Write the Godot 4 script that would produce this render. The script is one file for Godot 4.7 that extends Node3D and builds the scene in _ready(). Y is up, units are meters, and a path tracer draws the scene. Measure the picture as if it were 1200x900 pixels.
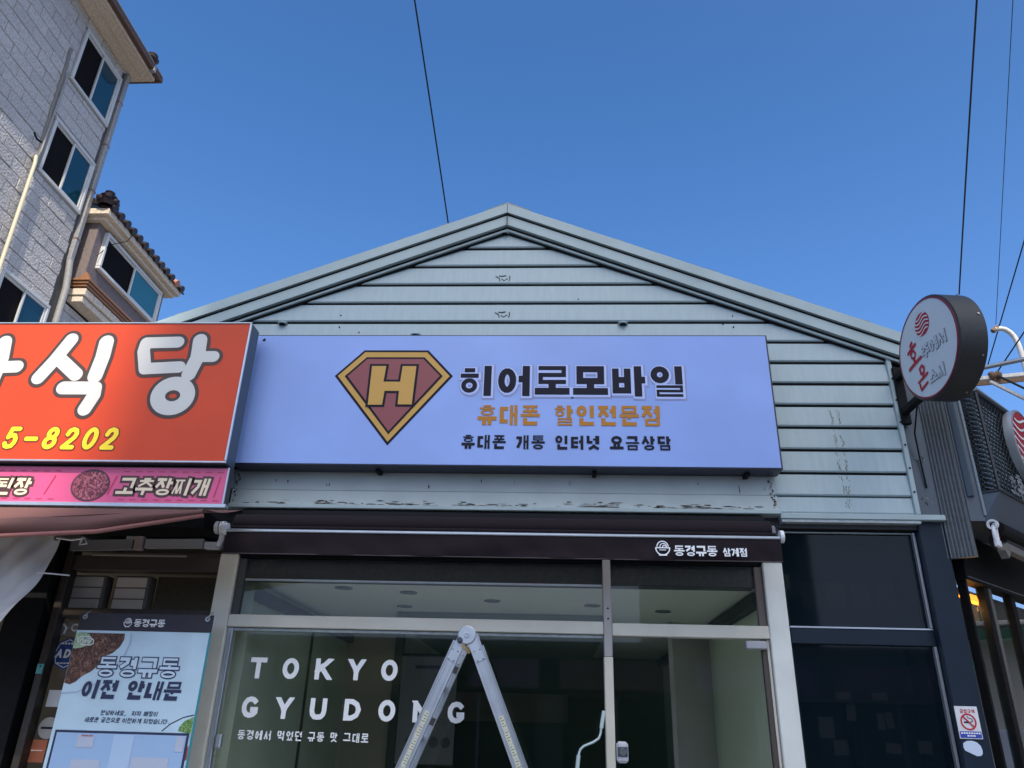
extends Node3D
# A small gabled shop with a phone-shop sign board, seen from the street. Facade plane at z = 0, street towards +z, metres.

const SUN := Vector3(0.13, 0.75, 0.65)
const CHO := "ㄱㄲㄴㄷㄸㄹㅁㅂㅃㅅㅆㅇㅈㅉㅊㅋㅌㅍㅎ"
const JUNG := "ㅏㅐㅑㅒㅓㅔㅕㅖㅗㅘㅙㅚㅛㅜㅝㅞㅟㅠㅡㅢㅣ"
const JONG := " ㄱㄲㄳㄴㄵㄶㄷㄹㄺㄻㄼㄽㄾㄿㅀㅁㅂㅄㅅㅆㅇㅈㅊㅋㅌㅍㅎ"
const CORNER := Vector3(0.098, 0.044, -0.171)
const X3 := Vector3.RIGHT
const Y3 := Vector3.UP
const Z3 := Vector3.BACK

var rng := RandomNumberGenerator.new()
var used := {}
var bases := {}
var shift := Vector3.ZERO
var tex := {}


# ------------------------------------------------------------------ mesh building
class MB:
	var v := PackedVector3Array()
	var n := PackedVector3Array()

	func tri(a: Vector3, b: Vector3, c: Vector3) -> void:
		var m := (b - a).cross(c - a)
		if m.length_squared() < 1e-16:
			return
		m = m.normalized()
		v.append_array([a, c, b])
		n.append_array([m, m, m])

	func quad(a: Vector3, b: Vector3, c: Vector3, d: Vector3) -> void:
		tri(a, b, c)
		tri(a, c, d)

	func trin(a: Vector3, b: Vector3, c: Vector3, na: Vector3, nb: Vector3, nc: Vector3) -> void:
		v.append_array([a, c, b])
		n.append_array([na, nc, nb])

	func quadn(a: Vector3, b: Vector3, c: Vector3, d: Vector3, na: Vector3, nb: Vector3, nc: Vector3, nd: Vector3) -> void:
		trin(a, b, c, na, nb, nc)
		trin(a, c, d, na, nc, nd)

	# box by centre, size, axes, chamfer
	func box(c: Vector3, s: Vector3, q := Basis(), e := 0.0) -> MB:
		var h := s * 0.5
		e = minf(e, 0.45 * minf(s.x, minf(s.y, s.z)))
		var ax: Array[Vector3] = [q.x, q.y, q.z]
		for k in 3:
			var i := (k + 1) % 3
			var j := (k + 2) % 3
			for sg: float in [-1.0, 1.0]:
				var o: Vector3 = c + ax[k] * h[k] * sg
				var a: Vector3 = ax[i] * (h[i] - e)
				var b: Vector3 = ax[j] * (h[j] - e) * sg
				quad(o - a - b, o + a - b, o + a + b, o - a + b)
			if e > 0.0:
				for si: float in [-1.0, 1.0]:
					for sj: float in [-1.0, 1.0]:
						var p: Vector3 = c + ax[i] * h[i] * si + ax[j] * (h[j] - e) * sj
						var r: Vector3 = c + ax[i] * (h[i] - e) * si + ax[j] * h[j] * sj
						var l: Vector3 = ax[k] * (h[k] - e) * si * sj
						quad(p - l, r - l, r + l, p + l) if false else quad(p + l, p - l, r - l, r + l) if false else quad(p - l, p + l, r + l, r - l) if false else _edge(p, r, l)
		if e > 0.0:
			for sx: float in [-1.0, 1.0]:
				for sy: float in [-1.0, 1.0]:
					for sz: float in [-1.0, 1.0]:
						var p := c + ax[0] * h.x * sx + ax[1] * (h.y - e) * sy + ax[2] * (h.z - e) * sz
						var r := c + ax[0] * (h.x - e) * sx + ax[1] * h.y * sy + ax[2] * (h.z - e) * sz
						var t := c + ax[0] * (h.x - e) * sx + ax[1] * (h.y - e) * sy + ax[2] * h.z * sz
						if sx * sy * sz > 0.0:
							tri(p, r, t)
						else:
							tri(p, t, r)
		return self

	func _edge(p: Vector3, r: Vector3, l: Vector3) -> void:
		quad(p - l, r - l, r + l, p + l)

	# box between two points; w across, h along the up direction
	func bar(a: Vector3, b: Vector3, w: float, h: float, up := Vector3.UP, e := 0.0) -> MB:
		var d := (b - a).normalized()
		var s := d.cross(up).normalized()
		var u := s.cross(d).normalized()
		return box((a + b) * 0.5, Vector3(w, h, a.distance_to(b)), Basis(s, u, -d), e)

	func tube(p: PackedVector3Array, r: float, seg := 10, squash := 1.0, r2 := -1.0) -> MB:
		var m := p.size()
		var u := Vector3.ZERO
		var ring: Array[PackedVector3Array] = []
		var rn: Array[PackedVector3Array] = []
		for i in m:
			var d := (p[mini(i + 1, m - 1)] - p[maxi(i - 1, 0)]).normalized()
			if i == 0:
				u = d.cross(Vector3.UP if absf(d.y) < 0.9 else Vector3.RIGHT).normalized()
			else:
				u = (u - d * u.dot(d)).normalized()
			var w := d.cross(u)
			var rr := r if r2 < 0.0 else lerpf(r, r2, float(i) / float(m - 1))
			var a := PackedVector3Array()
			var b := PackedVector3Array()
			for k in seg:
				var t := TAU * k / seg
				var q := u * cos(t) + w * sin(t) * squash
				a.append(p[i] + q * rr)
				b.append(q.normalized())
			ring.append(a)
			rn.append(b)
		for i in m - 1:
			for k in seg:
				var l := (k + 1) % seg
				quadn(ring[i][k], ring[i][l], ring[i + 1][l], ring[i + 1][k], rn[i][k], rn[i][l], rn[i + 1][l], rn[i + 1][k])
		for k in seg:
			var l := (k + 1) % seg
			tri(p[0], ring[0][l], ring[0][k])
			tri(p[m - 1], ring[m - 1][k], ring[m - 1][l])
		return self

	func cyl(a: Vector3, b: Vector3, r: float, seg := 16, r2 := -1.0) -> MB:
		return tube(PackedVector3Array([a, b]), r, seg, 1.0, r2)

	# surface of revolution about an axis: profile of (radius, height)
	func lathe(o: Vector3, axis: Vector3, prof: Array, seg := 20) -> MB:
		var u := axis.cross(Vector3.UP if absf(axis.y) < 0.9 else Vector3.RIGHT).normalized()
		var w := axis.cross(u)
		for i in prof.size() - 1:
			var a: Vector2 = prof[i]
			var b: Vector2 = prof[i + 1]
			for k in seg:
				var t0 := TAU * k / seg
				var t1 := TAU * (k + 1) / seg
				var d0 := u * cos(t0) + w * sin(t0)
				var d1 := u * cos(t1) + w * sin(t1)
				var sl := Vector2(b.y - a.y, a.x - b.x).normalized()
				var n0 := (d0 * sl.x + axis * sl.y).normalized()
				var n1 := (d1 * sl.x + axis * sl.y).normalized()
				quadn(o + d0 * a.x + axis * a.y, o + d1 * a.x + axis * a.y, o + d1 * b.x + axis * b.y, o + d0 * b.x + axis * b.y, n0, n1, n1, n0)
		return self

	# polygon (counter-clockwise in u, w) extruded from o back along -nn by depth
	func prism(poly: PackedVector2Array, o: Vector3, u: Vector3, w: Vector3, nn: Vector3, depth: float) -> MB:
		var pl := poly
		if Geometry2D.is_polygon_clockwise(pl):
			pl.reverse()
		var t := Geometry2D.triangulate_polygon(pl)
		var back := -nn * depth
		for i in range(0, t.size(), 3):
			var a := o + u * pl[t[i]].x + w * pl[t[i]].y
			var b := o + u * pl[t[i + 1]].x + w * pl[t[i + 1]].y
			var c := o + u * pl[t[i + 2]].x + w * pl[t[i + 2]].y
			if (b - a).cross(c - a).dot(nn) < 0.0:
				var k := b
				b = c
				c = k
			tri(a, b, c)
			if depth > 0.0:
				tri(a + back, c + back, b + back)
		if depth > 0.0:
			for i in pl.size():
				var a := o + u * pl[i].x + w * pl[i].y
				var j := (i + 1) % pl.size()
				var b := o + u * pl[j].x + w * pl[j].y
				if u.cross(w).dot(nn) > 0.0:
					quad(a + back, b + back, b, a)
				else:
					quad(b + back, a + back, a, b)
		return self

	# grid of points g[i][j] with smooth normals
	func grid(g: Array) -> MB:
		var nr: Array = []
		for i in g.size():
			var row := PackedVector3Array()
			for j in g[0].size():
				var du: Vector3 = g[mini(i + 1, g.size() - 1)][j] - g[maxi(i - 1, 0)][j]
				var dw: Vector3 = g[i][mini(j + 1, g[0].size() - 1)] - g[i][maxi(j - 1, 0)]
				row.append(du.cross(dw).normalized())
			nr.append(row)
		for i in g.size() - 1:
			for j in g[0].size() - 1:
				quadn(g[i][j], g[i + 1][j], g[i + 1][j + 1], g[i][j + 1], nr[i][j], nr[i + 1][j], nr[i + 1][j + 1], nr[i][j + 1])
		return self

	func mesh() -> ArrayMesh:
		var a := []
		a.resize(Mesh.ARRAY_MAX)
		a[Mesh.ARRAY_VERTEX] = v
		a[Mesh.ARRAY_NORMAL] = n
		var m := ArrayMesh.new()
		m.add_surface_from_arrays(Mesh.PRIMITIVE_TRIANGLES, a)
		return m


# ------------------------------------------------------------------ scene helpers
func numbered(called: String, parent: Node) -> String:
	var key := str(parent.get_instance_id()) + called
	used[key] = used.get(key, -1) + 1
	return called if used[key] == 0 else "%s_%03d" % [called, used[key]]


func thing(called: String, label: String, category: String, at: Vector3, group := "") -> Node3D:
	var o := Node3D.new()
	o.name = numbered(called, self)
	add_child(o, true)
	o.position = at + shift
	o.set_meta("label", label)
	o.set_meta("category", category)
	if group:
		o.set_meta("group", group)
	bases[o] = at
	return o


# geometry is given in the place's own metres; a part of a thing is moved back by the thing's base
func part(called: String, mb: MB, m: Material, parent: Node3D, label := "") -> MeshInstance3D:
	var i := MeshInstance3D.new()
	i.mesh = mb.mesh()
	i.material_override = m
	i.name = numbered(called, parent)
	parent.add_child(i, true)
	if bases.has(parent):
		i.position = -bases[parent]
	if label:
		i.set_meta("label", label)
	return i


func setting(called: String, mb: MB, m: Material) -> MeshInstance3D:
	var i := part(called, mb, m, self)
	i.set_meta("kind", "structure")
	return i


func stuff(i: MeshInstance3D) -> MeshInstance3D:
	i.set_meta("kind", "stuff")
	return i


func noise(key: String, freq: float, lo: float, hi: float, kind := FastNoiseLite.TYPE_SIMPLEX_SMOOTH, oct := 4, size := 512, bump := 0.0, sd := 3) -> NoiseTexture2D:
	if tex.has(key):
		return tex[key]
	var f := FastNoiseLite.new()
	f.seed = sd
	f.noise_type = kind
	f.frequency = freq
	f.fractal_octaves = oct
	var t := NoiseTexture2D.new()
	t.width = size
	t.height = size
	t.seamless = true
	t.noise = f
	if bump > 0.0:
		t.as_normal_map = true
		t.bump_strength = bump
	else:
		var g := Gradient.new()
		g.set_color(0, Color(lo, lo, lo))
		g.set_color(1, Color(hi, hi, hi))
		t.color_ramp = g
	tex[key] = t
	return t


func ramp_noise(freq: float, cols: Array, sd: int, kind := FastNoiseLite.TYPE_SIMPLEX_SMOOTH, size := 512) -> NoiseTexture2D:
	var f := FastNoiseLite.new()
	f.seed = sd
	f.noise_type = kind
	f.frequency = freq
	var t := NoiseTexture2D.new()
	t.width = size
	t.height = size
	t.seamless = true
	t.noise = f
	cols = cols + cols + cols
	var g := Gradient.new()
	g.set_color(0, cols[0])
	g.set_color(1, cols[-1])
	for k in range(1, cols.size() - 1):
		g.add_point(float(k) / (cols.size() - 1), cols[k])
	t.color_ramp = g
	return t


func lin(r: float, g: float, b: float) -> Color:
	return Color(r, g, b).linear_to_srgb()


# a material from a linear base colour; grain = albedo texture, bump = normal texture, both laid on in the world's metres
func mat(c: Color, rough := 0.6, metal := 0.0, grain: Texture2D = null, scale := 1.0, bump: Texture2D = null, strength := 0.5, spec := 0.5) -> StandardMaterial3D:
	var m := StandardMaterial3D.new()
	m.albedo_color = c
	m.roughness = rough
	m.metallic = metal
	m.metallic_specular = spec
	if grain:
		m.albedo_texture = grain
	if bump:
		m.normal_enabled = true
		m.normal_texture = bump
		m.normal_scale = strength
	if grain or bump:
		m.uv1_triplanar = true
		m.uv1_scale = Vector3.ONE * scale
	return m


func box(c: Vector3, s: Vector3, e := 0.0) -> MB:
	return MB.new().box(c, s, Basis(), e)


# box from its lowest to its highest corner
func span(a: Vector3, b: Vector3, e := 0.0) -> MB:
	return MB.new().box((a + b) * 0.5, (b - a).abs(), Basis(), e)


func poly_at(p: PackedVector2Array, z: float, depth := 0.0) -> MB:
	return MB.new().prism(p, Vector3(0, 0, z), X3, Y3, Z3, depth)


func line_poly(p: PackedVector2Array, w: float, z: float) -> MB:
	var b := MB.new()
	var big := PackedVector2Array()
	for q in p:
		big.append(q * 500.0)
	var polys: Array[PackedVector2Array] = Geometry2D.offset_polyline(big, w * 250.0, Geometry2D.JOIN_ROUND, Geometry2D.END_BUTT)
	fill(b, polys, Vector3(0, 0, z), X3, Y3, 1.0 / 500.0)
	return b


# ------------------------------------------------------------------ lettering
func ellipse(cx: float, cy: float, rx: float, ry: float, seg := 18) -> PackedVector2Array:
	var p := PackedVector2Array()
	for k in seg + 1:
		p.append(Vector2(cx + rx * cos(TAU * k / seg), cy + ry * sin(TAU * k / seg)))
	return p


func P(a: Array) -> PackedVector2Array:
	var p := PackedVector2Array()
	for i in range(0, a.size(), 2):
		p.append(Vector2(a[i], a[i + 1]))
	return p


func consonant(j: String, side: bool) -> Array:
	match j:
		"ㄱ":
			return [P([0, 0, 1, 0, 0.92, 0.5, 0.2, 1])] if side else [P([0, 0, 1, 0, 1, 1])]
		"ㄴ":
			return [P([0, 0, 0, 1, 1, 1])]
		"ㄷ":
			return [P([1, 0, 0, 0, 0, 1, 1, 1])]
		"ㄹ":
			return [P([0, 0, 1, 0, 1, 0.5, 0, 0.5, 0, 1, 1, 1])]
		"ㅁ":
			return [P([0, 0, 1, 0, 1, 1, 0, 1, 0, 0])]
		"ㅂ":
			return [P([0, 0, 0, 1, 1, 1, 1, 0]), P([0, 0.45, 1, 0.45])]
		"ㅅ":
			return [P([0.5, 0, 0.5, 0.2, 0, 1]), P([0.5, 0.2, 1, 1])]
		"ㅇ":
			return [ellipse(0.5, 0.5, 0.5, 0.5)]
		"ㅈ":
			return [P([0, 0, 1, 0]), P([0.5, 0, 0.5, 0.25, 0, 1]), P([0.5, 0.25, 1, 1])]
		"ㅊ":
			return [P([0.3, 0, 0.7, 0]), P([0, 0.3, 1, 0.3]), P([0.5, 0.3, 0.5, 0.45, 0, 1]), P([0.5, 0.45, 1, 1])]
		"ㅋ":
			return [P([0, 0, 1, 0, 1, 1]), P([0, 0.5, 1, 0.5])]
		"ㅌ":
			return [P([1, 0, 0, 0, 0, 1, 1, 1]), P([0, 0.5, 1, 0.5])]
		"ㅍ":
			return [P([0, 0, 1, 0]), P([0, 1, 1, 1]), P([0.28, 0, 0.28, 1]), P([0.72, 0, 0.72, 1])]
		"ㅎ":
			return [P([0.28, 0, 0.72, 0]), P([0, 0.27, 1, 0.27]), ellipse(0.5, 0.75, 0.42, 0.25)]
		"ㄲ", "ㅆ", "ㅉ":
			var half: String = {"ㄲ": "ㄱ", "ㅆ": "ㅅ", "ㅉ": "ㅈ"}[j]
			var r := []
			for dx: float in [0.0, 0.56]:
				for l: PackedVector2Array in consonant(half, side):
					var q := PackedVector2Array()
					for p in l:
						q.append(Vector2(p.x * 0.44 + dx, p.y))
					r.append(q)
			return r
	return []


func vowel_upright(j: String) -> Array:
	match j:
		"ㅏ":
			return [P([0.15, 0, 0.15, 1]), P([0.15, 0.45, 1, 0.45])]
		"ㅑ":
			return [P([0.15, 0, 0.15, 1]), P([0.15, 0.32, 1, 0.32]), P([0.15, 0.62, 1, 0.62])]
		"ㅓ":
			return [P([0.85, 0, 0.85, 1]), P([-0.1, 0.42, 0.85, 0.42])]
		"ㅕ":
			return [P([0.85, 0, 0.85, 1]), P([-0.1, 0.28, 0.85, 0.28]), P([-0.1, 0.6, 0.85, 0.6])]
		"ㅐ":
			return [P([0.1, 0, 0.1, 1]), P([0.95, 0, 0.95, 1]), P([0.1, 0.45, 0.95, 0.45])]
		"ㅔ":
			return [P([0.45, 0, 0.45, 1]), P([1, 0, 1, 1]), P([-0.15, 0.42, 0.45, 0.42])]
		"ㅖ":
			return [P([0.45, 0, 0.45, 1]), P([1, 0, 1, 1]), P([-0.15, 0.28, 0.45, 0.28]), P([-0.15, 0.58, 0.45, 0.58])]
		"ㅣ":
			return [P([0.7, 0, 0.7, 1])]
	return []


func vowel_flat(j: String) -> Array:
	match j:
		"ㅗ":
			return [P([0, 1, 1, 1]), P([0.5, 0, 0.5, 1])]
		"ㅛ":
			return [P([0, 1, 1, 1]), P([0.32, 0, 0.32, 1]), P([0.68, 0, 0.68, 1])]
		"ㅜ":
			return [P([0, 0, 1, 0]), P([0.5, 0, 0.5, 1])]
		"ㅠ":
			return [P([0, 0, 1, 0]), P([0.32, 0, 0.32, 1]), P([0.68, 0, 0.68, 1])]
		"ㅡ":
			return [P([0, 0.5, 1, 0.5])]
	return []


func latin(ch: String) -> Array:
	match ch:
		"5":
			return [P([0.92, 0, 0.16, 0, 0.08, 0.47, 0.35, 0.36, 0.68, 0.37, 0.93, 0.55, 0.95, 0.75, 0.78, 0.95, 0.45, 1, 0.18, 0.96, 0, 0.82])]
		"8":
			return [ellipse(0.5, 0.24, 0.4, 0.24), ellipse(0.5, 0.73, 0.5, 0.27)]
		"2":
			return [P([0.03, 0.28, 0.14, 0.08, 0.45, 0, 0.78, 0.06, 0.94, 0.26, 0.84, 0.46, 0, 1, 1, 1])]
		"0":
			return [ellipse(0.5, 0.5, 0.5, 0.5)]
		"-":
			return [P([0, 0.55, 1, 0.55])]
		",":
			return [P([0.3, 0.92, 0.1, 1.12])]
		".":
			return [P([0.2, 0.96, 0.3, 0.96])]
		"H":
			return [P([0, 0, 0, 1]), P([1, 0, 1, 1]), P([0, 0.5, 1, 0.5])]
		"A":
			return [P([0, 1, 0.5, 0, 1, 1]), P([0.2, 0.68, 0.8, 0.68])]
		"D":
			return [P([0, 0, 0.45, 0, 0.85, 0.18, 1, 0.5, 0.85, 0.82, 0.45, 1, 0, 1, 0, 0])]
		"E":
			return [P([1, 0, 0, 0, 0, 1, 1, 1]), P([0, 0.5, 0.9, 0.5])]
		"T":
			return [P([0, 0, 1, 0]), P([0.5, 0, 0.5, 1])]
		"K":
			return [P([0, 0, 0, 1]), P([1.1, -0.15, 0, 0.66]), P([0.3, 0.36, 1.14, 1.2])]
		"R":
			return [P([0, 1, 0, 0, 0.6, 0, 0.95, 0.12, 0.95, 0.42, 0.6, 0.54, 0, 0.54]), P([0.5, 0.54, 1, 1])]
		"O":
			return [ellipse(0.5, 0.5, 0.5, 0.5)]
		"Y":
			return [P([-0.12, -0.2, 0.5, 0.58]), P([1.12, -0.2, 0.5, 0.58]), P([0.5, 0.5, 0.5, 1])]
		"U":
			return [P([0, 0, 0, 0.62, 0.06, 0.82, 0.24, 0.97, 0.5, 1, 0.76, 0.97, 0.94, 0.82, 1, 0.62, 1, 0])]
		"N":
			return [P([0, 0, 0, 1]), P([-0.06, -0.1, 1.06, 1.1]), P([1, 0, 1, 1])]
		"G":
			return [P([0.86, 0.13, 0.74, 0.04, 0.5, 0, 0.22, 0.07, 0.04, 0.28, 0, 0.5, 0.04, 0.72, 0.22, 0.93, 0.5, 1, 0.78, 0.94, 0.97, 0.8, 0.97, 0.64]), P([0.97, 0.64, 0.72, 0.64])]
		"V":
			return [P([0, 0, 0.5, 1, 1, 0])]
		"J":
			return [P([0.9, 0, 0.9, 0.7, 0.6, 1, 0.3, 1, 0, 0.75])]
	return []


const BARS := {"ㄱ": [1, 1], "ㄴ": [1, 1], "ㄷ": [2, 1], "ㄹ": [3, 1], "ㅁ": [2, 2], "ㅂ": [2, 2], "ㅅ": [1, 2], "ㅇ": [2, 2], "ㅈ": [2, 2], "ㅊ": [3, 2], "ㅋ": [2, 1], "ㅌ": [3, 1], "ㅍ": [2, 2], "ㅎ": [4, 2], "ㅆ": [1, 4], "ㅉ": [2, 4], "ㄲ": [1, 3],
	"ㅏ": [1, 1], "ㅑ": [2, 1], "ㅓ": [1, 1], "ㅕ": [2, 1], "ㅐ": [1, 2], "ㅔ": [1, 2], "ㅖ": [2, 2], "ㅣ": [1, 1], "ㅗ": [1, 1], "ㅛ": [1, 2], "ㅜ": [1, 1], "ㅠ": [1, 2], "ㅡ": [1, 1]}


# stroke lines of one character, each with its half width, in a cell w x h (y down); k0 = half the usual stroke width
func glyph(ch: String, w: float, h: float, k0: float) -> Array:
	var out := []
	var put := func(lines: Array, x0: float, y0: float, x1: float, y1: float, j := "") -> void:
		var k := k0
		if BARS.has(j):
			k = minf(k0, minf(0.5 * (y1 - y0) * h * 0.68 / BARS[j][0], 0.5 * (x1 - x0) * w * 0.72 / BARS[j][1]))
		for l: PackedVector2Array in lines:
			var q := PackedVector2Array()
			for p in l:
				q.append(Vector2(lerpf(x0 * w + k, x1 * w - k, p.x), lerpf(y0 * h + k, y1 * h - k, p.y)))
			out.append([q, k])
	var code := ch.unicode_at(0) - 0xAC00
	if code < 0 or code > 11171:
		put.call(latin(ch), 0.08, 0, 0.92, 1)
		return out
	var c := CHO[code / 588]
	var v := JUNG[(code % 588) / 28]
	var f := JONG[code % 28]
	var has := f != " "
	if v in "ㅏㅐㅑㅓㅔㅕㅖㅣ":
		var wide := 0.46 if v in "ㅐㅔㅖ" else 0.56
		if has:
			put.call(consonant(c, true), 0.03, 0.0, wide, 0.56, c)
			put.call(vowel_upright(v), wide + 0.08, 0, 0.97, 0.6, v)
			put.call(consonant(f, false), 0.18, 0.63, 0.93, 1, f)
		else:
			put.call(consonant(c, true), 0.03, 0.08, wide, 0.9, c)
			put.call(vowel_upright(v), wide + 0.08, 0, 0.97, 1, v)
	elif v in "ㅗㅛㅜㅠㅡ":
		var low := v in "ㅜㅠ"
		if has:
			put.call(consonant(c, false), 0.12, 0, 0.88, 0.38 if low or v == "ㅡ" else 0.36, c)
			put.call(vowel_flat(v), 0, 0.42 if low else 0.4 if v == "ㅡ" else 0.36, 1, 0.66 if low else 0.58, v)
			put.call(consonant(f, false), 0.13, 0.64, 0.87, 1, f)
		else:
			put.call(consonant(c, false), 0.1, 0.0, 0.9, 0.6 if not low else 0.52, c)
			put.call(vowel_flat(v), 0, 0.58 if not low else 0.57, 1, 0.95 if not low else 1.0, v)
	else:
		var a: String = {"ㅚ": "ㅗ", "ㅢ": "ㅡ", "ㅘ": "ㅗ", "ㅝ": "ㅜ", "ㅟ": "ㅜ"}.get(v, "ㅡ")
		var b: String = {"ㅚ": "ㅣ", "ㅢ": "ㅣ", "ㅘ": "ㅏ", "ㅝ": "ㅓ", "ㅟ": "ㅣ"}.get(v, "ㅣ")
		var d := 0.62 if has else 1.0
		put.call(consonant(c, false), 0.05, 0.04 * d, 0.62, 0.52 * d, c)
		put.call(vowel_flat(a), 0, 0.54 * d, 0.68, 0.88 * d, a)
		put.call(vowel_upright(b), 0.68, 0, 0.97, d, b)
		if has:
			put.call(consonant(f, false), 0.18, 0.65, 0.93, 1, f)
	return out


# union of polygons (non-zero winding) as trapezoids, laid at o + u x - w y
func fill(b: MB, polys: Array, o: Vector3, u: Vector3, w: Vector3, s: float) -> void:
	var ed := []
	var ys := {}
	for p: PackedVector2Array in polys:
		for i in p.size():
			var a := p[i]
			var c := p[(i + 1) % p.size()]
			ys[snappedf(a.y, 0.01)] = true
			if absf(a.y - c.y) < 0.001:
				continue
			ed.append([a, c, 1] if a.y < c.y else [c, a, -1])
	for i in ed.size():
		for j in range(i + 1, ed.size()):
			var a: Vector2 = ed[i][0]
			var a2: Vector2 = ed[i][1]
			var c: Vector2 = ed[j][0]
			var c2: Vector2 = ed[j][1]
			if a.y >= c2.y or c.y >= a2.y or maxf(a.x, a2.x) < minf(c.x, c2.x) or maxf(c.x, c2.x) < minf(a.x, a2.x):
				continue
			var hit: Variant = Geometry2D.segment_intersects_segment(a, a2, c, c2)
			if hit != null:
				ys[snappedf(hit.y, 0.01)] = true
	var lv := ys.keys()
	lv.sort()
	for i in lv.size() - 1:
		var y0: float = lv[i]
		var y1: float = lv[i + 1]
		if y1 - y0 < 0.005:
			continue
		var ym := (y0 + y1) * 0.5
		var act := []
		for e in ed:
			if e[0].y <= ym and e[1].y > ym:
				var k: float = (e[1].x - e[0].x) / (e[1].y - e[0].y)
				act.append([e[0].x + k * (ym - e[0].y), e[0].x + k * (y0 - e[0].y), e[0].x + k * (y1 - e[0].y), e[2]])
		act.sort_custom(func(p, q): return p[0] < q[0])
		var wind := 0
		var st: Array
		for e in act:
			if wind == 0:
				st = e
			wind += e[3]
			if wind == 0 and e[0] - st[0] > 0.001:
				b.quad(o + (u * st[1] + w * y0) * s, o + (u * e[1] + w * y0) * s, o + (u * e[2] + w * y1) * s, o + (u * st[2] + w * y1) * s)


# a line of lettering: o = upper left corner, cw x ch = one letter, adv = step, sw = stroke width
func text(s: String, o: Vector3, u: Vector3, w: Vector3, cw: float, ch: float, adv: float, sw: float, grow := 0.0, shear := 0.0, round_ends := false, space := 0.5) -> MB:
	var b := MB.new()
	var big := 300.0 / ch
	var x := 0.0
	for c in s:
		if c == " ":
			x += adv * space
			continue
		var polys := []
		for gl in glyph(c, cw * big, ch * big, sw * 0.5 * big):
			var l: PackedVector2Array = gl[0]
			var q := PackedVector2Array()
			for p in l:
				q.append(Vector2(p.x + shear * (ch * big - p.y), -p.y))
			var closed := q[0].distance_to(q[-1]) < 0.01
			if closed:
				q.remove_at(q.size() - 1)
			var fat := Geometry2D.offset_polyline(q, gl[1] + grow * big, Geometry2D.JOIN_ROUND if round_ends else Geometry2D.JOIN_MITER, Geometry2D.END_JOINED if closed else Geometry2D.END_ROUND if round_ends else Geometry2D.END_SQUARE)
			if c in "YKN":
				var cell := P([-0.02 * cw * big, 0.001, cw * big, 0.001, cw * big, -ch * big, -0.02 * cw * big, -ch * big])
				for f in fat:
					polys.append_array(Geometry2D.intersect_polygons(f, cell))
			else:
				polys.append_array(fat)
		fill(b, polys, o + u * x, u, w, 1.0 / big)
		x += adv
	return b


# ------------------------------------------------------------------ the place
var m_siding: StandardMaterial3D
var m_trim: StandardMaterial3D
var m_pale_trim: StandardMaterial3D
var m_dark: StandardMaterial3D
var m_black: StandardMaterial3D
var m_cream: StandardMaterial3D
var m_alu: StandardMaterial3D
var m_glass: StandardMaterial3D
var m_white: StandardMaterial3D
var m_ink: StandardMaterial3D
var m_brown: StandardMaterial3D
var m_vinyl: StandardMaterial3D
var m_steel: StandardMaterial3D
var m_flake: StandardMaterial3D
var m_blackglass: StandardMaterial3D
var m_navy: StandardMaterial3D


func _ready() -> void:
	rng.seed = 11
	view()
	materials()
	ground()
	shop_building()
	brick_building()
	bay_house()
	opposite_buildings()
	side_street_building()
	shop_front()
	shop_interior()
	dark_window()
	sign_board()
	orange_sign()
	awning()
	neighbour_shop()
	poster()
	round_sign()
	corner_shop()
	ladder()
	small_things()
	wires()


func view() -> void:
	var cam := Camera3D.new()
	cam.name = "camera"
	add_child(cam)
	cam.position = Vector3(0, 1.6, 5.5)
	cam.basis = Basis(Y3, deg_to_rad(3.42)) * Basis(X3, deg_to_rad(24.5)) * Basis(Z3, deg_to_rad(1.64))
	cam.fov = 53.13
	cam.near = 0.05
	cam.far = 600.0
	cam.current = true
	var env := Environment.new()
	env.background_mode = Environment.BG_SKY
	env.tonemap_mode = Environment.TONE_MAPPER_LINEAR
	env.tonemap_exposure = 1.5
	env.sdfgi_enabled = true
	env.ssao_enabled = true
	env.ssil_enabled = true
	var sky := Sky.new()
	var pm := PanoramaSkyMaterial.new()
	pm.panorama = ImageTexture.create_from_image(sky_image())
	sky.sky_material = pm
	env.sky = sky
	var we := WorldEnvironment.new()
	we.name = "world"
	we.environment = env
	add_child(we)
	var sun := DirectionalLight3D.new()
	sun.name = "sun"
	add_child(sun)
	sun.look_at_from_position(SUN * 50.0, Vector3.ZERO, Y3)
	sun.light_energy = 1.25
	sun.light_color = Color(1.0, 0.94, 0.85)
	sun.light_angular_distance = 0.5
	sun.shadow_enabled = true


# clear air: deep blue overhead, paler towards the horizon, brighter round the sun
func sky_image() -> Image:
	var im := Image.create_empty(512, 256, false, Image.FORMAT_RGBF)
	var sd := SUN.normalized()
	for y in 256:
		var el := PI * 0.5 - PI * (y + 0.5) / 256.0
		var up := maxf(sin(el), 0.0)
		var t := pow(1.0 - up, 3.0)
		var base := Vector3(0.020, 0.088, 0.262).lerp(Vector3(0.2, 0.44, 0.98), pow(1.0 - up, 1.8))
		base = base.lerp(Vector3(0.45, 0.60, 0.80), pow(1.0 - up, 8.0))
		if el < 0.0:
			base = base.lerp(Vector3(0.2, 0.2, 0.2), clampf(-el * 8.0, 0.0, 1.0))
		for x in 512:
			var az := TAU * (x + 0.5) / 512.0
			var d := Vector3(sin(az) * cos(el), sin(el), -cos(az) * cos(el))
			var cs := clampf(d.dot(sd), -1.0, 1.0)
			var glow := 1.25 * pow((1.0 + cs) * 0.5, 9.0) + 2.4 * pow(maxf(cs, 0.0), 18.0)
			var c := base + Vector3(1.0, 0.95, 0.86) * glow * (1.0 if el > 0.0 else 0.0)
			im.set_pixel(x, y, Color(c.x, c.y, c.z))
	return im


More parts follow.
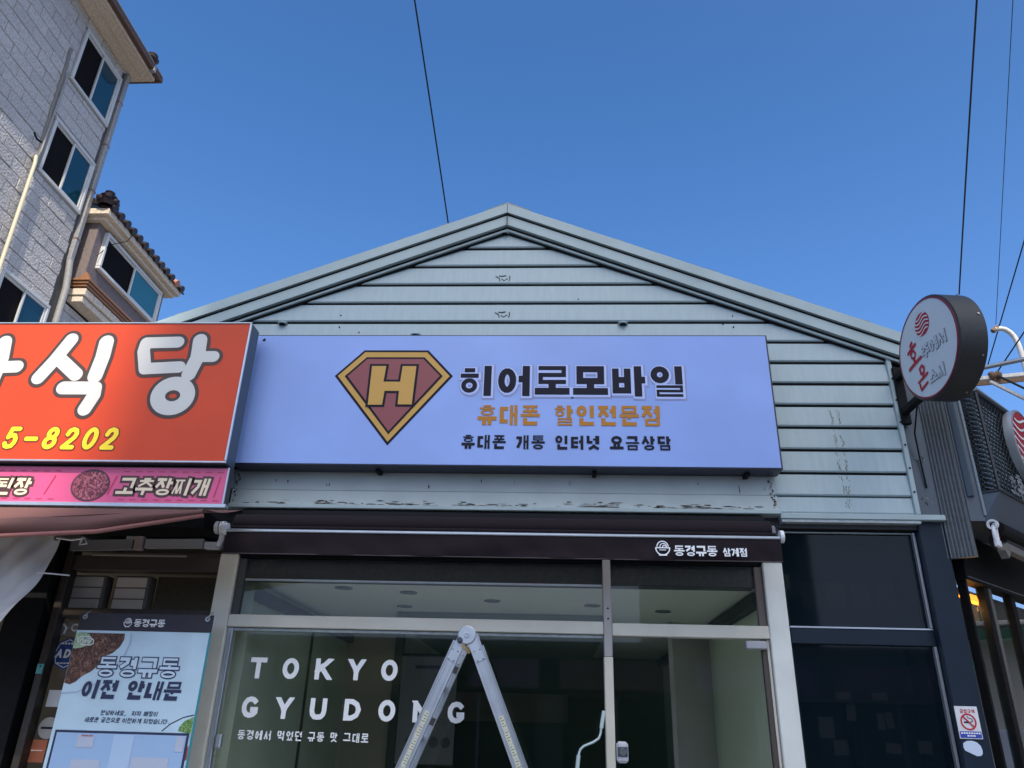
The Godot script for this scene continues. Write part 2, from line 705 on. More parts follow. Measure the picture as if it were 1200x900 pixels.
func materials() -> void:
	var patch := noise("patch", 0.006, 0.93, 1.0)
	var grain := noise("grain", 0.03, 0.8, 1.0)
	var fine := noise("fine", 0.12, 0.82, 1.0)
	var bump := noise("bump", 0.012, 0, 0, FastNoiseLite.TYPE_SIMPLEX_SMOOTH, 3, 512, 3.0)
	m_siding = mat(lin(0.37, 0.475, 0.515), 0.42, 0.0, patch, 0.6, bump, 0.06)
	m_siding.albedo_texture = noise("streak", 0.02, 0.95, 1.0)
	m_siding.uv1_scale = Vector3(2.2, 0.3, 2.2)
	m_trim = mat(lin(0.37, 0.47, 0.49), 0.42, 0.0, patch, 0.5, bump, 0.05)
	m_pale_trim = mat(lin(0.45, 0.52, 0.54), 0.5, 0.0, grain, 0.8)  # even grey, a little paler than the trim
	m_dark = mat(lin(0.07, 0.095, 0.125), 0.45, 0.0, patch, 0.8, bump, 0.05)
	m_navy = mat(lin(0.014, 0.025, 0.042), 0.45, 0.0, patch, 0.8, null, 0.5, 0.3)
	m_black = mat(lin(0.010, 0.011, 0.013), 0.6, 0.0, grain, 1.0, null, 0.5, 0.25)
	m_cream = mat(lin(0.68, 0.66, 0.57), 0.35, 0.0, patch, 0.7)
	m_alu = mat(lin(0.55, 0.60, 0.66), 0.36, 0.7, patch, 2.0)
	m_steel = mat(lin(0.5, 0.5, 0.5), 0.3, 0.9, grain, 2.0)
	m_white = mat(lin(0.75, 0.77, 0.8), 0.5, 0.0, patch, 1.0)
	m_ink = mat(lin(0.015, 0.016, 0.026), 0.55, 0.0, null, 1.0, null, 0.5, 0.3)
	m_vinyl = mat(lin(0.82, 0.85, 0.88), 0.5)
	m_brown = mat(lin(0.026, 0.020, 0.025), 0.85, 0.0, fine, 4.0, null, 0.5, 0.2)
	m_flake = mat(lin(0.12, 0.11, 0.09), 0.9, 0.0, grain, 5.0)
	m_blackglass = mat(lin(0.006, 0.011, 0.016), 0.06, 0.0)
	m_glass = StandardMaterial3D.new()
	m_glass.transparency = BaseMaterial3D.TRANSPARENCY_ALPHA
	m_glass.albedo_color = Color(0.2, 0.3, 0.25, 0.05)
	m_glass.roughness = 0.02
	m_glass.metallic_specular = 0.34


func ground() -> void:
	setting("road", span(Vector3(-250, -0.4, 2.4), Vector3(250, 0.0, 250)), mat(lin(0.18, 0.176, 0.168), 0.9, 0.0, noise("grain", 0.03, 0.8, 1.0), 1.0))
	setting("ground", span(Vector3(-250, -0.5, -250), Vector3(250, -0.004, 2.4)), mat(lin(0.2, 0.19, 0.17), 0.95, 0.0, noise("grain", 0.03, 0.8, 1.0), 0.5))
	setting("pavement", span(Vector3(-40, 0.0, -0.4), Vector3(40, 0.12, 2.25)), mat(lin(0.42, 0.41, 0.38), 0.85, 0.0, noise("grain", 0.03, 0.8, 1.0), 1.0))
	setting("kerb", span(Vector3(-40, 0.0, 2.25), Vector3(40, 0.135, 2.4), 0.02), mat(lin(0.42, 0.41, 0.39), 0.8, 0.0, noise("grain", 0.03, 0.8, 1.0), 2.0))


const APEX := Vector2(-0.407, 5.78)
const SLOPE_L := 0.406
const SLOPE_R := 0.408

func rake(x: float, drop: float) -> float:
	return APEX.y - drop - (SLOPE_L * (APEX.x - x) if x < APEX.x else SLOPE_R * (x - APEX.x))


# band that follows the gable: two mitred lengths, from drop d0 to d1 under the roof line
func rake_pieces(b: Node3D, called: String, d0: float, d1: float, z0: float, z1: float, m: Material) -> void:
	var xl := -3.62
	var xr := 2.86
	part(called, poly_at(P([xl, rake(xl, d1), APEX.x - 0.001, rake(APEX.x, d1), APEX.x - 0.001, rake(APEX.x, d0), xl, rake(xl, d0)]), z1, z1 - z0), m, b)
	part(called, poly_at(P([APEX.x + 0.001, rake(APEX.x, d1), xr, rake(xr, d1), xr, rake(xr, d0), APEX.x + 0.001, rake(APEX.x, d0)]), z1, z1 - z0), m, b)


func shop_building() -> void:
	var b := thing("gabled_shop_building", "single storey shop building with pale grey clapboard gable and shallow pitched roof", "building", Vector3(-0.4, 0, -3.2))
	# body behind the boards
	var wall_m := mat(lin(0.05, 0.055, 0.06), 0.8)
	part("wall", poly_at(P([-3.4, 3.0, 2.6, 3.0, 2.6, rake(2.6, 0.16), APEX.x, rake(APEX.x, 0.16), -3.4, rake(-3.4, 0.16)]), -0.04, 0.1), wall_m, b)
	part("wall", span(Vector3(-3.42, 0.0, -6.6), Vector3(-3.34, 3.0, -3.3)), m_pale_trim, b)
	part("wall", span(Vector3(-3.42, 3.004, -6.6), Vector3(-3.34, 4.35, -0.14)), m_pale_trim, b)
	part("wall", span(Vector3(2.6, 0.0, -6.6), Vector3(2.68, 4.35, -0.14)), m_pale_trim, b)
	part("wall", poly_at(P([-3.34, 0.0, 2.6, 0.0, 2.6, rake(2.6, 0.16), APEX.x, rake(APEX.x, 0.16), -3.34, rake(-3.34, 0.16)]), -6.5, 0.1), m_pale_trim, b)
	part("lintel", span(Vector3(-2.45, 2.79, -0.34), Vector3(1.625, 3.06, -0.05)), wall_m, b)
	# clapboards: each stands proud, its top edge stepped back into a shadow groove under the next
	for k in 13:
		var y0 := 3.234 + 0.1804 * k
		var y1 := y0 + 0.1804
		if k == 12:
			y1 = 5.56
		var xr := minf(2.575, APEX.x + (APEX.y - 0.235 - y0) / SLOPE_R)
		var xl := maxf(-3.4, APEX.x - (APEX.y - 0.235 - y0) / SLOPE_L)
		if k == 12:
			xr = APEX.x + 0.33
			xl = APEX.x - 0.33
		var t := 0.003
		var prof := P([0, 0, 0.004, -0.004, 0.04, -0.004, 0.044 + t, 0.006, 0.036, y1 - y0 - 0.026, 0.008, y1 - y0 - 0.022, 0.008, y1 - y0 - 0.005, 0, y1 - y0 - 0.005])
		var dy := 0.002 * rng.randf_range(-1, 1)
		part("board", MB.new().prism(prof, Vector3(xr, y0 + dy, -0.04), Z3, Y3, X3, xr - xl), m_siding, b)
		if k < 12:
			part("groove_shade", span(Vector3(xl + 0.05, y1 - 0.021, -0.031), Vector3(xr, y1 - 0.0045, -0.012)), m_black, b)  # added black strip: the shade inside the groove put into its colour
	# lowest board right of the sign and the sheet band under the sign
	var low := P([0, 0, 0.04, 0, 0.044, 0.01, 0.036, 0.118, 0.008, 0.122, 0.008, 0.132, 0, 0.132])
	part("board", MB.new().prism(low, Vector3(2.575, 3.1, -0.04), Z3, Y3, X3, 0.955), m_siding, b)
	var bump := noise("bump", 0.012, 0, 0, FastNoiseLite.TYPE_SIMPLEX_SMOOTH, 3, 512, 3.0)
	var band_m := mat(lin(0.46, 0.53, 0.54), 0.5, 0.0, noise("patch", 0.006, 0.93, 1.0), 0.7, bump, 0.04)
	part("sheet_band", span(Vector3(-2.40, 3.222, 0.004), Vector3(1.605, 3.366, 0.02), 0.003), band_m, b)
	part("sheet_band", span(Vector3(-2.41, 3.105, 0.004), Vector3(1.615, 3.219, 0.03), 0.004), band_m, b)
	# torn sealant and flaking paint on the band
	var flakes := [m_flake, mat(lin(0.2, 0.19, 0.17), 0.9), mat(lin(0.36, 0.37, 0.36), 0.8), mat(lin(0.05, 0.045, 0.04), 0.9)]
	var heaps: Array[MB] = [MB.new(), MB.new(), MB.new(), MB.new()]
	for k in 230:
		var x := -2.38 + 3.97 * rng.randf()
		if k < 170:
			x = [-1.75, -1.2, -0.7, 0.2, 0.75, 0.95][k % 6] + 0.5 * rng.randf() * rng.randf()
		var y := 3.111 + 0.042 * rng.randf() * rng.randf()
		flake(heaps[rng.randi() % 4], x, y, 0.0312 + 0.0004 * (k % 4), rng.randf_range(0.008, 0.05), rng.randf_range(0.002, 0.006))
	for k in 12:
		flake(heaps[rng.randi() % 4], -2.33 + 3.9 * rng.randf(), 3.31 - 0.06 * rng.randf(), 0.0212, rng.randf_range(0.003, 0.008), rng.randf_range(0.008, 0.03))
	for sx: float in [-2.378, 1.578]:
		for k in 16:
			var y := 3.34 - 0.22 * k / 16.0
			flake(heaps[rng.randi() % 4], sx + rng.randf_range(-0.012, 0.012) + 0.012 * k / 16.0 * signf(sx), y, 0.0314 if y < 3.222 else 0.0214, rng.randf_range(0.006, 0.014), rng.randf_range(0.006, 0.016))
	for k in 4:
		stuff(part("flaking_paint", heaps[k], flakes[k], b))
	# gable trim
	rake_pieces(b, "rake_cap", -0.01, 0.08, -0.2, 0.092, m_trim)
	rake_pieces(b, "rake_board", 0.1, 0.192, 0.0, 0.07, m_trim)
	rake_pieces(b, "rake_moulding", 0.214, 0.233, 0.0, 0.036, m_trim)
	rake_pieces(b, "groove_shade", 0.0795, 0.1005, 0.0, 0.066, m_black)  # black strips again: the dark of the gaps under the trim, as colour
	rake_pieces(b, "groove_shade", 0.1915, 0.2145, -0.01, 0.033, m_black)
	rake_pieces(b, "groove_shade", 0.2325, 0.25, -0.01, 0.014, m_black)
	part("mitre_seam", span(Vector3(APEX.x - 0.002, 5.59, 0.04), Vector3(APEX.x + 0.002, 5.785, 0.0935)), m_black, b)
	# roof sheets
	var roof_m := mat(lin(0.3, 0.32, 0.33), 0.5, 0.0, noise("grain", 0.03, 0.8, 1.0), 1.0)
	part("roof", MB.new().prism(P([-3.66, rake(-3.66, 0.03), APEX.x - 0.002, APEX.y - 0.03, APEX.x - 0.002, APEX.y + 0.008, -3.66, rake(-3.66, -0.008)]), Vector3(0, 0, 0.07), X3, Y3, Z3, 6.9), roof_m, b)
	part("roof", MB.new().prism(P([APEX.x + 0.002, APEX.y - 0.03, 2.9, rake(2.9, 0.03), 2.9, rake(2.9, -0.008), APEX.x + 0.002, APEX.y + 0.008]), Vector3(0, 0, 0.07), X3, Y3, Z3, 6.9), roof_m, b)
	part("ridge_cap", MB.new().prism(P([-0.2, -0.02, 0, 0.068, 0.2, -0.02, 0.2, -0.06, 0, 0.0, -0.2, -0.06]), Vector3(APEX.x, APEX.y - 0.028, 0.075), X3, Y3, Z3, 6.9), roof_m, b)
	# sheet laps that show along the edge of the roof
	for x: float in [-3.1, -2.45, -1.83, -1.3, -0.95, 0.55, 1.3, 1.9, 2.45]:
		part("roof_lap", MB.new().bar(Vector3(x - 0.04, rake(x - 0.04, -0.018), 0.06), Vector3(x + 0.04, rake(x + 0.04, -0.018), 0.06), 0.04, 0.014), roof_m, b)
	# right end: pale corner bead and dark pilaster
	part("corner_bead", span(Vector3(2.576, 3.095, -0.03), Vector3(2.612, 4.375, 0.02), 0.004), m_trim, b)
	for k in 7:
		part("screw", MB.new().cyl(Vector3(2.594, 3.26 + 0.18 * k, 0.018), Vector3(2.594, 3.26 + 0.18 * k, 0.026), 0.007, 8), m_black, b)
	part("pilaster", span(Vector3(2.614, 3.098, -0.08), Vector3(2.775, 4.36, -0.018), 0.004), m_dark, b)
	part("pilaster", span(Vector3(2.614, 3.098, -0.6), Vector3(2.9, 4.2, -0.082)), m_dark, b)
	# drip flashing
	part("drip_flashing", span(Vector3(-2.42, 3.072, -0.04), Vector3(1.62, 3.102, 0.075), 0.004), m_trim, b)
	part("drip_flashing", span(Vector3(1.622, 3.052, -0.04), Vector3(2.772, 3.092, 0.03), 0.004), m_trim, b)
	part("soffit_strip", span(Vector3(1.63, 3.03, -0.05), Vector3(2.6, 3.05, 0.02)), m_pale_trim, b)
	# round vent covers on the boards
	for c: Vector2 in [Vector2(-0.425, 5.54), Vector2(0.558, 4.652), Vector2(-1.128, 4.548), Vector2(-2.25, 4.655)]:
		var g := []
		for i in 19:
			var row := PackedVector3Array()
			for k in 10:
				var a := TAU * i / 18.0
				var t := PI * k / 9.0 - PI * 0.5
				row.append(Vector3(c.x + 0.042 * cos(t) * cos(a), c.y + 0.015 * sin(t), 0.008 + 0.03 * cos(t) * sin(a)))
			g.append(row)
		part("vent_cover", MB.new().grid(g), m_trim, b)
		part("vent_mouth", MB.new().cyl(Vector3(c.x, c.y - 0.0165, 0.014), Vector3(c.x, c.y - 0.0125, 0.014), 0.026, 14), m_black, b)
	# old fixing marks: torn glue outlines in the middle of the gable, and screws
	for c: Vector2 in [Vector2(-0.42, 5.085), Vector2(-0.414, 4.735)]:
		var r := [Vector2(-0.045, 0.025), Vector2(-0.02, 0.022), Vector2(0.015, 0.027), Vector2(0.045, 0.024), Vector2(0.05, 0.0), Vector2(0.04, -0.03), Vector2(0.03, 0.0), Vector2(0.0, -0.025), Vector2(-0.02, -0.005), Vector2(-0.035, -0.03), Vector2(-0.04, 0.0), Vector2(-0.07, 0.02)]
		for i in r.size() - 1:
			if i % 3 == 2:
				continue
			part("glue_mark", MB.new().tube(PackedVector3Array([Vector3(c.x + r[i].x, c.y + r[i].y, 0.005), Vector3(c.x + r[i + 1].x, c.y + r[i + 1].y, 0.005)]), 0.0042, 5), m_flake, b)
	for c: Vector2 in [Vector2(-1.77, 4.73), Vector2(-1.77, 4.62), Vector2(-1.6, 4.57), Vector2(-0.75, 4.5), Vector2(0.2, 4.88), Vector2(1.44, 4.72), Vector2(1.44, 4.62), Vector2(1.36, 4.65)]:
		part("screw", MB.new().cyl(Vector3(c.x, c.y, -0.004), Vector3(c.x, c.y, 0.008), 0.006, 8), m_black, b)
	# runs of old glue down the boards at the right
	var glue := [mat(lin(0.24, 0.24, 0.2), 0.9), mat(lin(0.34, 0.37, 0.36), 0.8), mat(lin(0.15, 0.15, 0.14), 0.9)]
	var runs: Array[MB] = [MB.new(), MB.new(), MB.new()]
	for k in 260:
		var y := 3.9 - 0.78 * k / 260.0
		var m := fposmod(y - 3.234, 0.1804)
		if m > 0.15 or m < 0.008 or (k / 11) % 6 == 5:
			continue
		var x := 2.12 + (0.03 if k % 2 else -0.02) * (1.0 if y > 3.3 else 0.4) + rng.randf_range(-0.012, 0.012)
		flake(runs[rng.randi() % 3], x, y, 0.0075 - 0.0115 * m / 0.155, rng.randf_range(0.0015, 0.005), rng.randf_range(0.004, 0.012))
	for k in 3:
		stuff(part("glue_run", runs[k], glue[k], b))
	for c: Vector2 in [Vector2(2.69, 3.515), Vector2(2.69, 3.21)]:
		for k in 7:
			var p := Vector3(c.x + rng.randf_range(-0.035, 0.035), c.y + rng.randf_range(-0.018, 0.018), -0.016)
			part("glue_mark", MB.new().tube(PackedVector3Array([p, p + Vector3(rng.randf_range(-0.02, 0.02), rng.randf_range(-0.02, 0.02), 0.0)]), 0.004, 5), m_flake if k % 2 else m_pale_trim, b)


# a thin chip with a ragged outline on a wall that faces the street
func flake(b: MB, x: float, y: float, z: float, rx: float, ry: float) -> void:
	var p := PackedVector2Array()
	for i in 9:
		var t := TAU * i / 9.0
		var k := rng.randf_range(0.55, 1.15)
		p.append(Vector2(x + cos(t) * rx * k, y + sin(t) * ry * k))
	b.prism(p, Vector3(0, 0, z + 0.0015), X3, Y3, Z3, 0.0015)


# rectangle (z0, y0, z1, y1) minus holes
func cut(r: Array, holes: Array) -> Array:
	var todo := [r]
	for h in holes:
		var next := []
		for q in todo:
			if q[0] >= h[2] or q[2] <= h[0] or q[1] >= h[3] or q[3] <= h[1]:
				next.append(q)
				continue
			if q[0] < h[0]:
				next.append([q[0], q[1], h[0], q[3]])
			if q[2] > h[2]:
				next.append([h[2], q[1], q[2], q[3]])
			var a := maxf(q[0], h[0])
			var c := minf(q[2], h[2])
			if q[1] < h[1]:
				next.append([a, q[1], c, h[1]])
			if q[3] > h[3]:
				next.append([a, h[3], c, q[3]])
		todo = next
	return todo


func side_window(b: Node3D, x: float, za: float, zb: float, y0: float, y1: float, frame: Material, teal: Material, first_dark := true) -> void:
	# za nearer the street, zb farther; the frame stands proud of a wall that faces +x
	var w := MB.new()
	var f := 0.07
	w.box(Vector3(x, y1 - f / 2, (za + zb) / 2), Vector3(0.1, f, za - zb), Basis(), 0.01)
	w.box(Vector3(x, y0 + f / 2, (za + zb) / 2), Vector3(0.1, f, za - zb), Basis(), 0.01)
	w.box(Vector3(x, (y0 + y1) / 2, za - f / 2), Vector3(0.1, y1 - y0 - 2 * f, f), Basis(), 0.01)
	w.box(Vector3(x, (y0 + y1) / 2, zb + f / 2), Vector3(0.1, y1 - y0 - 2 * f, f), Basis(), 0.01)
	var win := part("window", w, frame, b)
	var zm := (za + zb) / 2
	for k in 2:
		var a := za - f if k == 0 else zm + 0.03
		var c := zm - 0.03 if k == 0 else zb + f
		var xs := x - 0.012 if k == 0 else x + 0.012
		var s := MB.new()
		var g := 0.045
		s.box(Vector3(xs, y1 - f - g / 2, (a + c) / 2), Vector3(0.04, g, a - c), Basis(), 0.006)
		s.box(Vector3(xs, y0 + f + g / 2, (a + c) / 2), Vector3(0.04, g, a - c), Basis(), 0.006)
		s.box(Vector3(xs, (y0 + y1) / 2, a - g / 2), Vector3(0.04, y1 - y0 - 2 * f - 2 * g, g), Basis(), 0.006)
		s.box(Vector3(xs, (y0 + y1) / 2, c + g / 2), Vector3(0.04, y1 - y0 - 2 * f - 2 * g, g), Basis(), 0.006)
		part("sash", s, frame, win)
		part("pane", span(Vector3(xs - 0.012, y0 + f + g - 0.004, c + g - 0.004), Vector3(xs - 0.004, y1 - f - g + 0.004, a - g + 0.004)), m_screen if k == 0 else teal, win)


var m_screen: StandardMaterial3D


func brick_building() -> void:
	var b := thing("brick_villa", "tall grey block-faced apartment villa with white sliding windows and brown gutter", "building", Vector3(-11.8, 0, -3.5))
	m_screen = mat(lin(0.010, 0.009, 0.010), 0.7, 0.0, noise("patch", 0.006, 0.93, 1.0), 1.0, null, 0.5, 0.15)
	var teal := mat(lin(0.004, 0.045, 0.075), 0.08)
	var frame := mat(lin(0.5, 0.52, 0.53), 0.45)
	var x := -9.6
	part("wall", span(Vector3(-14.0, 0.0, -7.0), Vector3(x - 0.035, 14.85, 1.5)), mat(lin(0.09, 0.09, 0.095), 0.9), b)
	part("wall", span(Vector3(-14.0, 0.0, -10.4), Vector3(x - 0.035, 9.1, -7.0)), mat(lin(0.09, 0.09, 0.095), 0.9), b)
	var rough := noise("splitface", 0.03, 0, 0, FastNoiseLite.TYPE_SIMPLEX_SMOOTH, 5, 512, 9.0, 5)
	var tone := noise("grain", 0.03, 0.8, 1.0)
	var mats := []
	for k in 4:
		var g := 0.5 + 0.03 * k
		mats.append(mat(lin(g * 1.03, g * 1.0, g * 0.99), 0.55, 0.0, tone, 1.0, rough, 0.75 + 0.15 * k))
	var holes := []
	for w in [[14.56, 13.18], [12.19, 10.9], [8.775, 7.4]]:
		holes.append([-6.76, w[1] - 0.02, -5.36, w[0] + 0.02])
	holes.append([-6.97, 7.0, -6.74, 15.0])  # the rain pipe
	# face blocks in running bond, each a little uneven
	for row in 27:
		var y0 := 7.9 + 0.2575 * row
		for k in 8:
			var z0 := -7.0 + 0.55 * k - (0.275 if row % 2 else 0.0)
			var r := [maxf(z0, -6.985) + 0.005, y0 + 0.005, z0 + 0.545, minf(y0 + 0.252, 14.845)]
			if r[2] - r[0] < 0.05:
				continue
			for q in cut(r, holes):
				if q[2] - q[0] < 0.025 or q[3] - q[1] < 0.02:
					continue
				var proud := rng.randf_range(0.0, 0.012)
				part("block", span(Vector3(x - 0.05, q[1], q[0]), Vector3(x - 0.006 + proud, q[3], q[2]), 0.008), mats[rng.randi() % 4], b)
	for row in 7:
		var y0 := 7.4 + 0.2575 * row
		for k in 5:
			var z0 := -9.9 + 0.55 * k + (0.275 if row % 2 else 0.0)
			part("block", span(Vector3(x - 0.05, y0 + 0.005, z0 + 0.005), Vector3(x - 0.006 + rng.randf_range(0, 0.01), minf(y0 + 0.252, 9.09), minf(z0 + 0.545, -7.02)), 0.008), mats[rng.randi() % 4], b)
	for w in [[14.56, 13.18], [12.19, 10.9], [8.775, 7.4]]:
		side_window(b, x + 0.0, -5.37, -6.74, w[1], w[0], frame, teal)
	# flat rain pipe at the corner with clamps, kicking out over the cornice
	var pipe_m := mat(lin(0.33, 0.335, 0.34), 0.5, 0.0, tone, 1.0)
	part("rain_pipe", span(Vector3(x - 0.04, 9.9, -6.955), Vector3(x + 0.06, 14.85, -6.83), 0.015), pipe_m, b)
	part("rain_pipe", MB.new().tube(PackedVector3Array([Vector3(x + 0.03, 9.9, -6.87), Vector3(x + 0.06, 9.6, -6.9), Vector3(x + 0.08, 9.3, -6.93), Vector3(x + 0.08, 7.6, -6.95)]), 0.065, 12), pipe_m, b)
	for y: float in [10.4, 11.6, 12.8, 14.0]:
		part("pipe_clamp", span(Vector3(x - 0.045, y, -6.965), Vector3(x + 0.066, y + 0.03, -6.822), 0.004), mat(lin(0.25, 0.13, 0.1), 0.7), b)
	# chimney run of rough mortar and a pale gas pipe beside the windows
	var run := PackedVector3Array()
	for i in 30:
		run.append(Vector3(x + 0.01, 13.75 - 0.1 * i, -5.17 - 0.004 * i + rng.randf_range(-0.015, 0.015)))
	part("mortar_run", MB.new().tube(run, 0.045, 8, 0.6), mat(lin(0.26, 0.26, 0.26), 0.9, 0.0, tone, 6.0, rough, 1.2), b)
	part("conduit", MB.new().tube(PackedVector3Array([Vector3(x + 0.05, 13.2, -5.26), Vector3(x + 0.05, 10.9, -5.27)]), 0.02, 8), pipe_m, b)
	part("gas_pipe", MB.new().tube(PackedVector3Array([Vector3(x + 0.05, 11.1, -5.2), Vector3(x + 0.08, 10.9, -5.2), Vector3(x + 0.08, 7.4, -5.26)]), 0.034, 12), mat(lin(0.6, 0.55, 0.4), 0.4), b)
	part("cable_tie", MB.new().tube(PackedVector3Array([Vector3(x + 0.1, 11.35, -5.15), Vector3(x + 0.12, 11.3, -5.0), Vector3(x + 0.1, 11.38, -4.92)]), 0.02, 6), m_black, b)
	# eaves
	var soffit_m := mat(lin(0.74, 0.64, 0.52), 0.7, 0.0, tone, 0.8)
	var gut := mat(lin(0.13, 0.07, 0.05), 0.45, 0.0, tone, 1.0)
	part("soffit", span(Vector3(x - 0.02, 14.852, -7.05), Vector3(-9.34, 14.9, 1.5)), soffit_m, b)
	part("soffit", span(Vector3(-9.335, 14.85, -7.05), Vector3(-9.1, 14.9, 1.5), 0.004), soffit_m, b)
	part("fascia", span(Vector3(-9.098, 14.84, -7.07), Vector3(-9.06, 15.0, 1.5), 0.004), soffit_m, b)
	part("fascia", span(Vector3(-14, 14.86, -7.095), Vector3(-9.1, 15.0, -7.055)), soffit_m, b)
	part("gutter", span(Vector3(-9.056, 14.9, -7.12), Vector3(-8.95, 15.03, 1.5), 0.012), gut, b)
	part("gutter_lip", MB.new().tube(PackedVector3Array([Vector3(-8.95, 15.03, -7.13), Vector3(-8.95, 15.03, 1.5)]), 0.02, 8), mat(lin(0.2, 0.19, 0.18), 0.4), b)
	part("gutter", span(Vector3(-14, 14.9, -7.2), Vector3(-8.95, 15.03, -7.13), 0.012), gut, b)
	part("gutter_joint", span(Vector3(-9.07, 14.86, -6.86), Vector3(-8.935, 15.05, -6.77), 0.01), mat(lin(0.3, 0.29, 0.28), 0.4), b)
	part("roof", MB.new().prism(P([0, 0, 2.6, 0.9, 5.2, 0, 5.2, 0.12, 2.6, 1.05, 0, 0.12]), Vector3(-14.2, 14.95, 1.5), X3, Y3, Z3, 8.6), mat(lin(0.05, 0.035, 0.035), 0.6), b)
	part("ridge_end_tile", MB.new().lathe(Vector3(-9.02, 15.05, -6.72), Y3, [Vector2(0.1, 0), Vector2(0.16, 0.08), Vector2(0.1, 0.15), Vector2(0.12, 0.2), Vector2(0.05, 0.28), Vector2(0, 0.3)], 10), mat(lin(0.02, 0.012, 0.015), 0.5), b)


func bay_house() -> void:
	var b := thing("tiled_bay", "brown rendered bay with a dark barrel-tile roof and wide sliding window", "bay window", Vector3(-10.2, 9.0, -8.6))
	var tone := noise("grain", 0.03, 0.8, 1.0)
	var wall_m := mat(lin(0.2, 0.165, 0.165), 0.75, 0.0, tone, 0.8)
	var soffit_m := mat(lin(0.74, 0.64, 0.52), 0.7, 0.0, tone, 0.8)
	var frame := mat(lin(0.55, 0.57, 0.58), 0.45)
	part("wall", span(Vector3(-12.5, 9.6, -10.03), Vector3(-9.4, 11.08, -7.17)), wall_m, b)
	side_window(b, -9.36, -7.40, -9.84, 10.06, 10.95, frame, mat(lin(0.02, 0.15, 0.2), 0.1))
	# boxed eaves in two steps
	part("soffit", span(Vector3(-12.6, 11.02, -10.2), Vector3(-9.24, 11.1, -7.05), 0.006), soffit_m, b)
	part("eaves_board", span(Vector3(-12.7, 11.1, -10.28), Vector3(-9.14, 11.24, -6.96), 0.008), soffit_m, b)
	# barrel tiles, one row of rounds seen from their ends
	var tile_m := []
	for k in 3:
		tile_m.append(mat(lin(0.014 + 0.007 * k, 0.006 + 0.003 * k, 0.009 + 0.003 * k), 0.4, 0.0, tone, 2.0))
	part("roof", MB.new().prism(P([0, 0, -3.3, 1.2, -3.3, 1.28, 0, 0.06]), Vector3(-9.14, 11.24, -6.95), X3, Y3, Z3, 3.35), tile_m[0], b)
	for k in 13:
		var z := -7.05 - 0.262 * k
		part("roof_tile", MB.new().tube(PackedVector3Array([Vector3(-9.06, 11.27, z), Vector3(-9.35, 11.38, z), Vector3(-9.65, 11.5, z)]), 0.085, 10, 1.0, 0.075), tile_m[k % 3] if k != 11 else mat(lin(0.4, 0.16, 0.1), 0.5), b)  # one tile is orange: sunlight on it put into the colour
		part("pan_tile", MB.new().bar(Vector3(-9.1, 11.24, z - 0.131), Vector3(-9.65, 11.44, z - 0.131), 0.12, 0.03), tile_m[(k + 1) % 3], b)
	part("hip_ornament", MB.new().lathe(Vector3(-9.25, 11.3, -7.0), Y3, [Vector2(0.16, 0), Vector2(0.2, 0.1), Vector2(0.13, 0.16), Vector2(0.17, 0.24), Vector2(0.08, 0.3), Vector2(0.1, 0.35), Vector2(0, 0.42)], 12), tile_m[0], b)
	for k in 6:
		var a := TAU * k / 6.0
		part("hip_ornament", MB.new().lathe(Vector3(-9.25 + 0.17 * cos(a), 11.42 + 0.04 * (k % 2), -7.0 + 0.17 * sin(a)), Vector3(cos(a), 0.3, sin(a)).normalized(), [Vector2(0.07, 0), Vector2(0.06, 0.05), Vector2(0, 0.09)], 8), tile_m[k % 3], b)
	# stepped copper cornice under the bay
	var copper := mat(lin(0.42, 0.2, 0.1), 0.42, 0.3, tone, 2.0)
	for k in 3:
		part("cornice", span(Vector3(-9.62, 9.46 + 0.055 * k, -9.9), Vector3(-9.26 + 0.03 * k, 9.51 + 0.055 * k, -7.12 + 0.03 * k), 0.006), copper, b)
	part("cornice_finial", MB.new().prism(P([-0.1, 0, 0.12, 0, 0.02, 0.16]), Vector3(-9.35, 9.63, -7.1), X3, Y3, Z3, 0.1), copper, b)
	# dentil course below it
	for k in 8:
		part("dentil", span(Vector3(-9.62, 9.28, -7.46 - 0.33 * k), Vector3(-9.27, 9.44, -7.15 - 0.33 * k), 0.012), soffit_m, b)
	part("cornice_soffit", span(Vector3(-9.62, 9.14, -9.9), Vector3(-9.31, 9.27, -7.18), 0.01), soffit_m, b)
	part("television_cable", MB.new().tube(PackedVector3Array([Vector3(-9.12, 11.25, -7.9), Vector3(-9.15, 11.0, -7.8), Vector3(-9.3, 10.7, -7.5), Vector3(-9.36, 10.3, -7.3)]), 0.008, 5), m_black, b)


